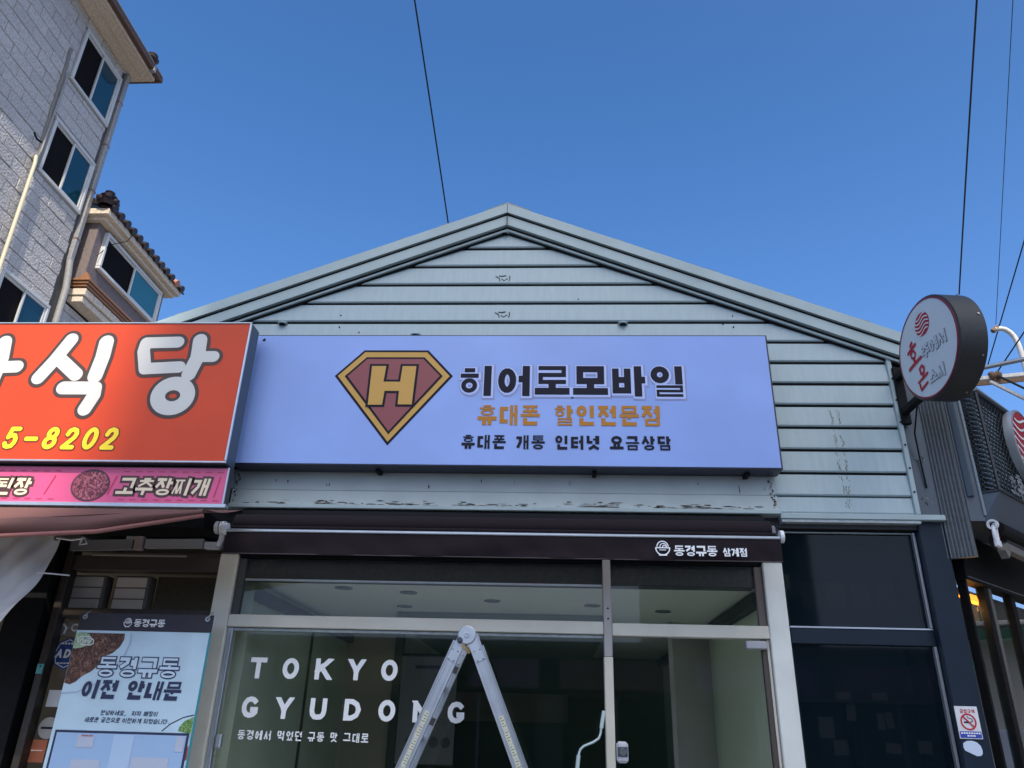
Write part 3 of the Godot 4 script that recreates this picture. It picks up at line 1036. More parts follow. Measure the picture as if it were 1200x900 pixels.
func opposite_buildings() -> void:
	# they stand across the street, behind the photographer: one shades the facade, both mirror in the glass
	var tower := thing("apartment_tower", "pale high-rise apartment tower across the street behind the viewer", "building", Vector3(20, 0, 48))
	var conc := mat(lin(0.3, 0.28, 0.25), 0.8, 0.0, noise("patch", 0.006, 0.93, 1.0), 0.1)
	var xe := -2.3 + 44.0 * SUN.x / SUN.z
	part("wall", span(Vector3(xe, 0, 44), Vector3(xe + 9.8, 60, 54)), conc, tower)
	for f in 18:
		for k in 3:
			part("window", span(Vector3(xe + 0.5 + 3.1 * k, 2.0 + 3.1 * f, 43.9), Vector3(xe + 2.7 + 3.1 * k, 3.7 + 3.1 * f, 43.99)), m_blackglass, tower)
	var shop := thing("facing_shop_row", "single storey shop row across the street behind the viewer", "building", Vector3(0, 0, 19))
	part("wall", span(Vector3(-16, 0, 18), Vector3(16, 3.9, 26)), mat(lin(0.3, 0.28, 0.25), 0.8, 0.0, noise("grain", 0.03, 0.8, 1.0), 0.3), shop)
	part("roof", span(Vector3(-16.3, 3.9, 17.7), Vector3(16.3, 4.1, 26.3)), conc, shop)
	for k in 8:
		part("shop_window", span(Vector3(-15.3 + 3.9 * k, 0.4, 17.9), Vector3(-12.2 + 3.9 * k, 2.6, 17.98)), m_blackglass, shop)
		part("window_frame", span(Vector3(-13.84 + 3.9 * k, 0.4, 17.84), Vector3(-13.76 + 3.9 * k, 2.6, 17.89)), m_white, shop)
		part("sign_panel", span(Vector3(-15.4 + 3.9 * k, 2.8, 17.7), Vector3(-12.1 + 3.9 * k, 3.6, 17.98), 0.02), mat(lin(0.7, 0.7 - 0.07 * k, 0.72 - 0.08 * ((k * 3) % 7)), 0.5), shop)


func side_street_building() -> void:
	var s := thing("side_street_house", "workshop house along the side street with silver ducts and a green rail", "building", Vector3(9.8, 0, -3.4))
	var nb := Vector3(-0.9, 0, 0.43).normalized()
	var ub := Vector3(nb.z, 0, -nb.x)
	var q := Basis(ub, Y3, nb)
	var c := Vector3(9.4, 0, -3.2)
	part("wall", MB.new().box(c - nb * 1.0 + ub * 1.6 + Y3 * 3.75, Vector3(8, 7.5, 2.0), q), mat(lin(0.42, 0.4, 0.37), 0.8, 0.0, noise("grain", 0.03, 0.8, 1.0), 0.4), s)
	part("upper_cladding", MB.new().box(c + nb * 0.05 + ub * 1.6 + Y3 * 5.9, Vector3(8, 3.0, 0.1), q), mat(lin(0.03, 0.03, 0.032), 0.6), s)
	part("green_rail", MB.new().box(c + nb * 0.25 + ub * 1.6 + Y3 * 3.05, Vector3(7.9, 0.2, 0.3), q, 0.01), mat(lin(0.02, 0.2, 0.1), 0.5), s)
	part("ledge", MB.new().box(c + nb * 0.25 + ub * 1.6 + Y3 * 3.2, Vector3(7.9, 0.06, 0.4), q, 0.01), m_white, s)
	for k in 6:
		var o: Vector3 = c + ub * (-1.6 + 1.2 * k)
		part("white_board", MB.new().box(o + nb * 0.06 + Y3 * (4.0 if k % 2 else 2.2), Vector3(0.8, 0.7, 0.06), q, 0.01), m_white, s)
		part("duct", MB.new().tube(PackedVector3Array([o + ub * 0.3 + nb * 0.1 + Y3 * 3.9, o + ub * 0.3 + nb * 0.35 + Y3 * 3.8, o + ub * 0.75 + nb * 0.4 + Y3 * 3.7, o + ub * 0.8 + nb * 0.4 + Y3 * 3.4, o + ub * 0.8 + nb * 0.4 + Y3 * 2.4]), 0.14, 12), mat(lin(0.6, 0.6, 0.58), 0.35, 0.6), s)
		part("hood", MB.new().lathe(o - ub * 0.2 + nb * 0.3 + Y3 * 3.9, -Y3, [Vector2(0.03, -0.3), Vector2(0.06, 0.0), Vector2(0.26, 0.16), Vector2(0.27, 0.24), Vector2(0.0, 0.22)], 16), mat(lin(0.5, 0.52, 0.53), 0.4, 0.3), s)
		part("crate", MB.new().box(o + ub * 0.3 + nb * 0.3 + Y3 * 1.6, Vector3(0.6, 0.45, 0.4), q, 0.02), [mat(lin(0.4, 0.25, 0.12), 0.7), mat(lin(0.1, 0.2, 0.5), 0.6), mat(lin(0.4, 0.12, 0.1), 0.6)][k % 3], s)
		part("shutter", MB.new().box(o + nb * 0.04 + Y3 * 0.7, Vector3(1.2, 1.4, 0.06), q, 0.01), mat(lin(0.5, 0.46, 0.42), 0.6), s)


func shop_front() -> void:
	var s := thing("glazed_shopfront", "cream aluminium shopfront with glass door and white window lettering", "shopfront", Vector3(-0.4, 0.1, -0.12))
	var z := -0.08
	part("pillar", span(Vector3(-2.455, 0.12, z - 0.2), Vector3(-2.32, 2.76, z), 0.006), m_cream, s)
	part("pillar", span(Vector3(1.488, 0.12, z - 0.2), Vector3(1.625, 2.76, z), 0.006), mat(lin(0.74, 0.77, 0.74), 0.4, 0.0, noise("patch", 0.006, 0.93, 1.0), 0.7), s)
	part("transom", span(Vector3(-2.318, 2.245, z - 0.1), Vector3(0.352, 2.33, z - 0.004), 0.005), m_cream, s)
	part("transom", span(Vector3(0.412, 2.238, z - 0.1), Vector3(1.486, 2.323, z - 0.004), 0.005), m_cream, s)
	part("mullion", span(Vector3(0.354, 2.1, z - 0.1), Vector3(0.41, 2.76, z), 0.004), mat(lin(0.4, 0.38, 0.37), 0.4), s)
	part("mullion", span(Vector3(0.352, 0.12, z - 0.1), Vector3(0.412, 2.098, z), 0.004), m_cream, s)
	for y: float in [2.35, 2.42]:
		part("screw_hole", MB.new().cyl(Vector3(0.385, y, z - 0.005), Vector3(0.385, y, z + 0.002), 0.007, 10), m_black, s)
	part("head_rail", span(Vector3(-2.318, 2.742, z - 0.12), Vector3(1.486, 2.78, z - 0.03)), m_black, s)
	# inner glazing beads and door stiles
	part("glazing_bead", span(Vector3(-2.316, 0.12, z - 0.07), Vector3(-2.28, 2.242, z - 0.03), 0.003), m_alu, s)
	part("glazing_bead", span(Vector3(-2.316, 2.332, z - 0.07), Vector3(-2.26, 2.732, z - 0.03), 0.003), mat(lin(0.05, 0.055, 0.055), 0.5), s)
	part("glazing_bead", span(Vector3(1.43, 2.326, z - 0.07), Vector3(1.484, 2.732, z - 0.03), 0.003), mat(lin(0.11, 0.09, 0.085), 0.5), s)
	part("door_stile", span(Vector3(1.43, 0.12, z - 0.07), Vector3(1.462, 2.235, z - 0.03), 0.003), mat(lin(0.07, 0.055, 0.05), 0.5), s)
	part("door_stile", span(Vector3(1.466, 0.12, z - 0.07), Vector3(1.484, 2.235, z - 0.03), 0.003), m_cream, s)
	part("glazing_bead", span(Vector3(-2.278, 2.222, z - 0.07), Vector3(0.35, 2.242, z - 0.03), 0.003), m_pale_trim, s)
	part("glazing_bead", span(Vector3(-2.256, 2.575, z - 0.066), Vector3(0.35, 2.59, z - 0.04), 0.003), m_alu, s)
	# panes
	for r in [[-2.3, 2.3, 0.36, 2.74], [0.4, 2.3, 1.45, 2.74], [-2.3, 0.14, 0.36, 2.26], [0.41, 0.14, 1.45, 2.26]]:
		part("pane", span(Vector3(r[0], r[1], z - 0.058), Vector3(r[2], r[3], z - 0.05)), m_glass, s)
	# steel shutter box behind the head of the fanlights, resting on the rail
	part("shutter_box", span(Vector3(-2.29, 2.59, z - 0.21), Vector3(1.44, 2.74, z - 0.066), 0.006), mat(lin(0.05, 0.053, 0.06), 0.5, 0.0, noise("grain", 0.03, 0.8, 1.0), 1.5), s)
	part("door_closer", span(Vector3(1.315, 2.168, z - 0.035), Vector3(1.455, 2.222, z + 0.02), 0.008), mat(lin(0.42, 0.42, 0.46), 0.4, 0.3), s)
	part("door_catch", span(Vector3(-2.262, 1.46, z - 0.05), Vector3(-2.225, 1.55, z - 0.005), 0.008), m_alu, s)
	# door lock with its turning knob
	var lock := part("door_lock", span(Vector3(0.418, 1.447, z - 0.04), Vector3(0.494, 1.575, z + 0.022), 0.016), mat(lin(0.6, 0.62, 0.68), 0.35, 0.2), s)
	part("lock_plate", span(Vector3(0.423, 1.485, z + 0.022), Vector3(0.489, 1.543, z + 0.026), 0.001), m_dark, lock)
	part("lock_knob", MB.new().lathe(Vector3(0.458, 1.513, z + 0.026), Z3, [Vector2(0.024, 0), Vector2(0.024, 0.012), Vector2(0.018, 0.02), Vector2(0.012, 0.02), Vector2(0.012, 0.014), Vector2(0, 0.014)], 18), m_steel, lock)
	# lettering stuck on the glass
	var zf := z - 0.046
	for row in [["TOKYO", -2.128, 2.045, -1.062, 1.912, 0.138], ["GYUDONG", -2.142, 1.79, -0.582, 1.655, 0.136]]:
		var word: String = row[0]
		var step: float = (row[3] - row[1] - 0.138) / (word.length() - 1)
		for i in word.length():
			part("letter", text(word[i], Vector3(row[1] + step * i, lerpf(row[2], row[4] + row[5], float(i) / (word.length() - 1)), zf), X3, Y3, 0.138, row[5], 0.13, 0.032), m_vinyl, s)
	part("window_lettering", text("동경에서 먹었던 규동 맛 그대로", Vector3(-2.13, 1.578, zf), X3, Y3, 0.05, 0.058, 0.0605, 0.0085), m_vinyl, s)


func shop_interior() -> void:
	var r := thing("shop_room", "dim empty shop room behind the glass with green grey walls and ceiling", "room", Vector3(-0.4, 0.1, -3))
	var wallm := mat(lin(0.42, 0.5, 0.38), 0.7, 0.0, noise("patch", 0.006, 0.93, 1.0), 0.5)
	part("floor_slab", span(Vector3(-2.4, 0.0, -6), Vector3(1.7, 0.12, -0.3)), mat(lin(0.55, 0.54, 0.48), 0.5), r)
	part("ceiling", span(Vector3(-2.4, 2.6, -6), Vector3(1.7, 2.7, -0.2)), mat(lin(0.74, 0.82, 0.72), 0.7), r)
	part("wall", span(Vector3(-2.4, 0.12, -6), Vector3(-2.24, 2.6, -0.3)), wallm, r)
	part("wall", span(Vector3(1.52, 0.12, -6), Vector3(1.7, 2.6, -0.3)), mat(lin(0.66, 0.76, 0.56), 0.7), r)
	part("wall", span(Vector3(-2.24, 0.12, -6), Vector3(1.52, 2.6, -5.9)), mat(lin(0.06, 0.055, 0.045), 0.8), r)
	var dk := mat(lin(0.03, 0.03, 0.028), 0.7)
	part("crown_moulding", span(Vector3(-2.238, 2.46, -5.9), Vector3(-2.17, 2.535, -0.3)), dk, r)
	part("crown_moulding", span(Vector3(1.45, 2.49, -5.9), Vector3(1.518, 2.585, -0.3)), dk, r)
	part("ceiling_drop", span(Vector3(-1.42, 2.5, -5.0), Vector3(0.5, 2.598, -1.72)), mat(lin(0.13, 0.16, 0.13), 0.8), r)
	for p: Vector2 in [Vector2(-1.62, -0.5), Vector2(-1.14, -0.66), Vector2(-1.3, -1.4), Vector2(0.33, -1.15), Vector2(0.95, -1.4), Vector2(-0.5, -1.0)]:
		part("downlight", MB.new().lathe(Vector3(p.x, 2.602, p.y), -Y3, [Vector2(0.07, 0), Vector2(0.07, 0.01), Vector2(0.055, 0.012), Vector2(0.05, 0.004), Vector2(0, 0.004)], 18), mat(lin(0.12, 0.13, 0.12), 0.5), r)
	# partitions and black joints of the walls
	part("partition", span(Vector3(-2.24, 0.12, -3.3), Vector3(-1.7, 2.6, -3.2)), mat(lin(0.3, 0.27, 0.2), 0.7), r)
	part("partition_edge", span(Vector3(-1.7, 0.12, -3.3), Vector3(-1.62, 2.6, -3.15)), dk, r)
	part("wall_joint", span(Vector3(-2.238, 0.12, -1.9), Vector3(-2.225, 2.46, -1.86)), dk, r)
	part("wall_joint", span(Vector3(1.5, 0.12, -3.1), Vector3(1.518, 2.49, -3.04)), dk, r)
	part("wall_joint", span(Vector3(1.5, 0.12, -5.1), Vector3(1.518, 2.49, -5.04)), dk, r)
	part("wall_lettering", text("A", Vector3(1.512, 2.1, -4.4), Z3, Y3, 0.3, 0.2, 0.3, 0.06), dk, r)
	part("wall_lettering", text("O", Vector3(1.512, 1.87, -4.4), Z3, Y3, 0.3, 0.2, 0.3, 0.06), dk, r)
	part("wall_lettering", text("E", Vector3(1.512, 1.64, -4.4), Z3, Y3, 0.3, 0.2, 0.3, 0.06), dk, r)
	part("counter", span(Vector3(-1.2, 0.12, -4.6), Vector3(1.1, 1.05, -4.0)), mat(lin(0.05, 0.05, 0.05), 0.5), r)
	part("back_shelf", span(Vector3(-1.5, 1.75, -5.88), Vector3(0.2, 2.1, -5.6)), mat(lin(0.14, 0.11, 0.08), 0.6), r)
	var menu := thing("menu_poster", "faint grey menu sheet with four round dishes seen deep inside the glass", "poster", Vector3(-1.05, 1.4, -1.6))
	var paper := mat(lin(0.07, 0.07, 0.065), 0.7)
	part("sheet", span(Vector3(-1.32, 1.35, -1.61), Vector3(-0.83, 2.2, -1.6)), paper, menu)
	for k in 4:
		part("dish", MB.new().cyl(Vector3(-1.2 + 0.1 * k, 1.52, -1.602), Vector3(-1.2 + 0.1 * k, 1.52, -1.596), 0.042, 14), mat(lin(0.02, 0.02, 0.018), 0.7), menu)
	part("printed_line", span(Vector3(-1.2, 2.1, -1.598), Vector3(-0.95, 2.13, -1.597)), m_ink, menu)


func dark_window() -> void:
	var s := thing("black_window_bay", "black glass window bay with thin aluminium beads under the pale boards", "window", Vector3(2.1, 0.1, -0.1))
	var z := -0.08
	part("frame", span(Vector3(1.63, 2.99, z - 0.1), Vector3(2.6, 3.03, z + 0.01)), m_black, s)
	part("frame", span(Vector3(1.63, 2.213, z - 0.06), Vector3(2.59, 2.316, z + 0.0), 0.004), m_navy, s)
	part("post", span(Vector3(2.592, 0.12, z - 0.2), Vector3(2.775, 3.05, z + 0.06), 0.005), m_navy, s)
	var tint := StandardMaterial3D.new()
	tint.transparency = BaseMaterial3D.TRANSPARENCY_ALPHA
	tint.albedo_color = Color(0.05, 0.10, 0.13, 0.66)
	tint.roughness = 0.04
	tint.metallic_specular = 0.3
	part("pane", span(Vector3(1.63, 2.32, z - 0.04), Vector3(2.565, 2.988, z - 0.036)), tint, s)
	part("pane", span(Vector3(1.63, 0.2, z - 0.04), Vector3(2.565, 2.21, z - 0.036)), tint, s)
	var inner := mat(lin(0.22, 0.23, 0.24), 0.8)
	part("back_panel", span(Vector3(1.63, 0.12, z - 0.5), Vector3(2.565, 3.0, z - 0.47)), inner, s)
	part("shelf", span(Vector3(1.64, 1.85, z - 0.46), Vector3(2.56, 1.87, z - 0.1)), mat(lin(0.2, 0.2, 0.2), 0.6), s)
	part("shelf_post", span(Vector3(2.02, 0.2, z - 0.3), Vector3(2.06, 1.85, z - 0.2)), mat(lin(0.06, 0.06, 0.06), 0.6), s)
	var k := 0
	for r in [[1.78, 1.63, 0.1, 0.13], [1.87, 1.53, 0.09, 0.09], [1.97, 1.74, 0.06, 0.11], [2.17, 1.69, 0.05, 0.1], [2.235, 1.7, 0.05, 0.1], [2.19, 1.55, 0.1, 0.06], [1.92, 1.87, 0.1, 0.05], [2.17, 1.87, 0.1, 0.05], [2.4, 1.55, 0.09, 0.08]]:
		k += 1
		part("paper", MB.new().box(Vector3(r[0] + r[2] * 0.5, r[1] + r[3] * 0.5, z - 0.12 - 0.02 * (k % 3)), Vector3(r[2], r[3], 0.002), Basis(Z3, 0.06 * (k % 3 - 1))), mat(lin(0.6, 0.6, 0.58), 0.7), s)
	for x: float in [1.82, 2.0, 2.18, 2.36]:
		part("hanging_card", span(Vector3(x, 2.5, z - 0.3), Vector3(x + 0.14, 2.68, z - 0.295)), mat(lin(0.35, 0.33, 0.28), 0.7), s)
	part("bead", span(Vector3(1.63, 2.317, z - 0.03), Vector3(2.585, 2.327, z + 0.004)), m_alu, s)
	part("bead", span(Vector3(2.567, 2.33, z - 0.03), Vector3(2.583, 2.985, z + 0.004)), m_alu, s)
	part("bead", span(Vector3(2.567, 0.2, z - 0.03), Vector3(2.585, 2.21, z + 0.004)), m_alu, s)
	part("bead", span(Vector3(1.63, 2.978, z - 0.03), Vector3(2.583, 2.986, z - 0.01)), m_pale_trim, s)


func outlined(b: Node3D, s: String, o: Vector3, cw: float, ch: float, adv: float, sw: float, m: Material, edge: Material, grow: float, shear := 0.0, round_ends := false, space := 0.5) -> void:
	part("lettering_outline", text(s, o, X3, Y3, cw, ch, adv, sw, grow, shear, round_ends, space), edge, b)
	part("lettering", text(s, o + Vector3(0, 0, 0.002), X3, Y3, cw, ch, adv, sw, 0.0, shear, round_ends, space), m, b)


func sign_board() -> void:
	var b := thing("phone_shop_sign", "long lavender white sign board with shield emblem and phone shop lettering", "sign board", Vector3(-0.37, 3.37, 0.1))
	var edge := mat(lin(0.02, 0.025, 0.05), 0.4)
	part("box", span(Vector3(-2.372, 3.362, 0.022), Vector3(1.634, 4.447, 0.19), 0.004), edge, b)
	part("face", span(Vector3(-2.362, 3.374, 0.18), Vector3(1.620, 4.435, 0.196)), mat(lin(0.28, 0.42, 0.86), 0.3, 0.0, noise("patch2", 0.004, 0.93, 1.0), 0.4), b)
	for x: float in [-1.3, 0.3, 1.4]:
		part("mounting_bracket", span(Vector3(x - 0.015, 3.34, 0.02), Vector3(x + 0.015, 3.361, 0.12)), m_black, b)
	var z := 0.198
	var ink := mat(lin(0.016, 0.016, 0.028), 0.55, 0.0, null, 1.0, null, 0.5, 0.25)
	var gold := mat(lin(0.55, 0.31, 0.055), 0.45)
	var red := mat(lin(0.24, 0.05, 0.06), 0.45)
	# shield
	var outer := P([-1.48, 4.306, -0.976, 4.306, -0.772, 4.085, -1.228, 3.517, -1.691, 4.083])
	part("emblem_outline", poly_at(outer, z), ink, b)
	part("emblem_border", poly_at(P([-1.472, 4.288, -0.985, 4.288, -0.797, 4.084, -1.228, 3.546, -1.666, 4.083]), z + 0.002), gold, b)
	part("emblem_line", poly_at(P([-1.455, 4.244, -1.002, 4.244, -0.85, 4.084, -1.228, 3.604, -1.612, 4.08]), z + 0.004), ink, b)
	part("emblem_field", poly_at(P([-1.448, 4.228, -1.009, 4.228, -0.872, 4.084, -1.228, 3.628, -1.588, 4.08]), z + 0.006), red, b)
	var h := P([-1.405, 4.165, -1.294, 4.165, -1.303, 4.032, -1.174, 4.032, -1.166, 4.165, -1.059, 4.165, -1.070, 3.844, -1.177, 3.844, -1.176, 3.955, -1.288, 3.955, -1.296, 3.84, -1.405, 3.84])
	var hb := PackedVector2Array()
	for q: Vector2 in Geometry2D.offset_polygon(P(scaled(h, 1000.0)), 18.0, Geometry2D.JOIN_MITER)[0]:
		hb.append(q / 1000.0)
	part("emblem_letter_outline", poly_at(hb, z + 0.008), ink, b)
	part("emblem_letter", poly_at(h, z + 0.010), gold, b)
	# lettering
	part("lettering_outline", text("히어로모바일", Vector3(-0.712, 4.163, z), X3, Y3, 0.262, 0.252, 0.2885, 0.056, 0.021), mat(lin(0.25, 0.3, 0.55), 0.4), b)
	part("lettering_outline", text("히어로모바일", Vector3(-0.716, 4.168, z + 0.002), X3, Y3, 0.262, 0.252, 0.2885, 0.056, 0.013), mat(lin(0.44, 0.54, 0.9), 0.4), b)
	part("lettering", text("히어로모바일", Vector3(-0.72, 4.172, z + 0.004), X3, Y3, 0.262, 0.252, 0.2885, 0.056), ink, b)
	part("lettering", text("휴대폰 할인전문점", Vector3(-0.567, 3.845, z + 0.002), X3, Y3, 0.142, 0.16, 0.161, 0.03, 0.0, 0.0, false, 0.55), mat(lin(0.46, 0.2, 0.03), 0.5, 0.0, null, 1.0, null, 0.5, 0.3), b)
	part("lettering", text("휴대폰 개통 인터넷 요금상담", Vector3(-0.677, 3.605, z + 0.002), X3, Y3, 0.098, 0.108, 0.1145, 0.021, 0.0, 0.0, false, 0.5), ink, b)


func scaled(p: PackedVector2Array, s: float) -> Array:
	var a := []
	for q in p:
		a.append(q.x * s)
		a.append(q.y * s)
	return a


func orange_sign() -> void:
	var b := thing("restaurant_sign", "bright orange restaurant sign with bubbly white lettering and yellow phone number", "sign board", Vector3(-4.3, 3.28, 0.3))
	var orange := mat(lin(0.66, 0.055, 0.005), 0.5, 0.0, noise("patch2", 0.004, 0.93, 1.0), 0.4)
	part("box", span(Vector3(-6.3, 3.283, 0.29), Vector3(-2.306, 4.415, 0.44), 0.006), mat(lin(0.07, 0.10, 0.13), 0.4, 0.2), b)
	part("face", span(Vector3(-6.28, 3.302, 0.435), Vector3(-2.322, 4.403, 0.446)), orange, b)
	part("rim", span(Vector3(-6.3, 3.284, 0.441), Vector3(-2.304, 3.299, 0.456), 0.003), m_alu, b)
	part("rim", span(Vector3(-6.3, 4.405, 0.441), Vector3(-2.304, 4.417, 0.454), 0.003), m_alu, b)
	part("rim", span(Vector3(-2.319, 3.3, 0.441), Vector3(-2.304, 4.404, 0.456), 0.003), m_alu, b)
	part("mounting_bracket", span(Vector3(-2.36, 4.38, 0.06), Vector3(-2.31, 4.43, 0.12)), m_black, b)
	part("mounting_bracket", MB.new().bar(Vector3(-2.3, 4.4, 0.2), Vector3(-2.24, 4.34, 0.03), 0.02, 0.02), m_black, b)
	var z := 0.448
	var white := mat(lin(0.62, 0.62, 0.6), 0.5)
	var edge := mat(lin(0.06, 0.035, 0.03), 0.5)
	# bubbly letters drawn as fat rounded strokes
	var lines := [
		[P([-3.696, 4.267, -3.78, 4.09, -3.866, 3.941]), 0.105], [P([-3.745, 4.10, -3.582, 3.97]), 0.105], [P([-3.414, 4.245, -3.412, 4.12, -3.43, 3.957]), 0.115], [P([-3.65, 3.86, -3.405, 3.86, -3.40, 3.80, -3.44, 3.69]), 0.105],
		[P([-2.852, 4.245, -3.10, 4.238, -3.105, 4.17, -3.06, 4.02, -2.80, 4.035]), 0.095], [P([-2.684, 4.26, -2.675, 4.12, -2.715, 3.975]), 0.11], [P([-2.66, 4.122, -2.555, 4.123]), 0.092],
		[P([-4.22, 4.244, -4.20, 4.1, -4.22, 3.876]), 0.11], [P([-4.19, 4.03, -4.06, 4.035]), 0.1],
		[P([-4.46, 4.25, -4.53, 4.1, -4.62, 3.96]), 0.105], [P([-4.52, 4.11, -4.36, 3.98]), 0.105],
	]
	for grow: float in [0.026, 0.0]:
		var polys := []
		for l in lines:
			polys.append_array(Geometry2D.offset_polyline(P(scaled(l[0], 500.0)), (l[1] * 0.5 + grow) * 500.0, Geometry2D.JOIN_ROUND, Geometry2D.END_ROUND))
		var ring := ellipse(-2.80, 3.80, 0.112, 0.10, 26)
		ring.remove_at(ring.size() - 1)
		polys.append_array(Geometry2D.offset_polyline(P(scaled(ring, 500.0)), (0.055 + grow) * 500.0, Geometry2D.JOIN_ROUND, Geometry2D.END_JOINED))
		var mb := MB.new()
		fill(mb, polys, Vector3(0, 0, z if grow > 0.0 else z + 0.002), X3, Y3, 1.0 / 500.0)
		part("lettering_outline" if grow > 0.0 else "lettering", mb, edge if grow > 0.0 else white, b)
	outlined(b, "5-8202", Vector3(-4.0, 3.548, z), 0.125, 0.172, 0.147, 0.034, mat(lin(0.85, 0.66, 0.02), 0.4), mat(lin(0.16, 0.04, 0.01), 0.5), 0.008, 0.16, true)
	# pink menu strip below
	var p := thing("menu_strip_sign", "narrow pink menu strip with cream stew names under the orange sign", "sign board", Vector3(-4.3, 2.98, 0.25))
	part("box", span(Vector3(-6.3, 2.985, 0.31), Vector3(-2.294, 3.272, 0.39), 0.004), mat(lin(0.05, 0.05, 0.06), 0.5), p)
	part("face", span(Vector3(-6.29, 3.004, 0.385), Vector3(-2.305, 3.262, 0.396)), mat(lin(0.72, 0.11, 0.27), 0.3, 0.0, noise("patch2", 0.004, 0.93, 1.0), 0.4), p)
	part("rim", span(Vector3(-6.3, 2.975, 0.35), Vector3(-2.27, 3.002, 0.41), 0.003), m_alu, p)
	part("rim", span(Vector3(-2.304, 3.004, 0.385), Vector3(-2.292, 3.268, 0.402), 0.003), m_alu, p)
	var zp := 0.398
	var cream := mat(lin(0.8, 0.68, 0.5), 0.45)
	var dark := mat(lin(0.07, 0.03, 0.03), 0.5)
	outlined(p, "고추장찌개", Vector3(-3.085, 3.185, zp), 0.125, 0.125, 0.134, 0.021, cream, dark, 0.016, 0.16)
	outlined(p, "된장", Vector3(-3.985, 3.175, zp), 0.125, 0.125, 0.137, 0.021, cream, dark, 0.016, 0.16)
	# printed photograph of the stew
	var stew := mat(Color(1, 1, 1), 0.5, 0.0, ramp_noise(0.012, [Color(0.2, 0.07, 0.12), Color(0.5, 0.2, 0.3), Color(0.3, 0.1, 0.16), Color(0.75, 0.5, 0.55), Color(0.45, 0.2, 0.28), Color(0.7, 0.35, 0.42)], 4), 1.6)
	part("dish_print", MB.new().prism(ellipse(-3.278, 3.128, 0.142, 0.118, 32).slice(0, 32), Vector3(0, 0, zp), X3, Y3, Z3, 0.0), mat(lin(0.1, 0.03, 0.05), 0.5), p)
	part("dish_print", MB.new().prism(ellipse(-3.278, 3.128, 0.128, 0.106, 32).slice(0, 32), Vector3(0, 0, zp + 0.002), X3, Y3, Z3, 0.0), stew, p)
	var dash := mat(lin(0.5, 0.03, 0.1), 0.5)
	for y: float in [3.232, 3.026]:
		var mb := MB.new()
		for k in 46:
			var x := -6.2 + 0.085 * k
			if x > -3.5 and x < -3.1:
				continue
			mb.quad(Vector3(x, y - 0.003, zp), Vector3(x + 0.045, y - 0.003, zp), Vector3(x + 0.045, y + 0.003, zp), Vector3(x, y + 0.003, zp))
		part("dashed_border", mb, dash, p)
	for l in [[-3.6, 3.06, -3.55, 3.2], [-3.14, 3.06, -3.1, 3.2], [-2.37, 3.05, -2.345, 3.2]]:
		part("dashed_border", line_poly(P(l), 0.008, zp + 0.001), dash, p)


func bowl_logo(o: Vector3, s: float, m: Material, parent: Node3D, ground_m: Material) -> void:
	# round emblem: a noodle bowl with a heap in it
	var b := MB.new()
	var polys := []
	var add := func(l: Array, w: float) -> void:
		polys.append_array(Geometry2D.offset_polyline(P(l), w * 50.0, Geometry2D.JOIN_ROUND, Geometry2D.END_ROUND))
	var arc := func(cx: float, cy: float, r: float, a0: float, a1: float) -> Array:
		var q := []
		for i in 15:
			var t := lerpf(a0, a1, i / 14.0)
			q.append((cx + r * cos(t)) * 100.0)
			q.append((cy + r * sin(t)) * 100.0)
		return q
	add.call(arc.call(0.5, 0.5, 0.44, PI, TAU), 0.08)
	add.call([6, 52, 94, 52], 0.08)
	add.call([28, 6, 72, 6], 0.1)
	add.call([30, 38, 70, 38], 0.05)
	add.call(arc.call(0.5, 0.58, 0.36, 0.1, PI - 0.1), 0.07)
	add.call(arc.call(0.55, 0.58, 0.22, 0.1, PI - 0.1), 0.06)
	add.call(arc.call(0.6, 0.58, 0.1, 0.1, PI - 0.1), 0.06)
	fill(b, polys, o, X3, Y3, s / 100.0)
	part("bowl_emblem", b, m, parent)


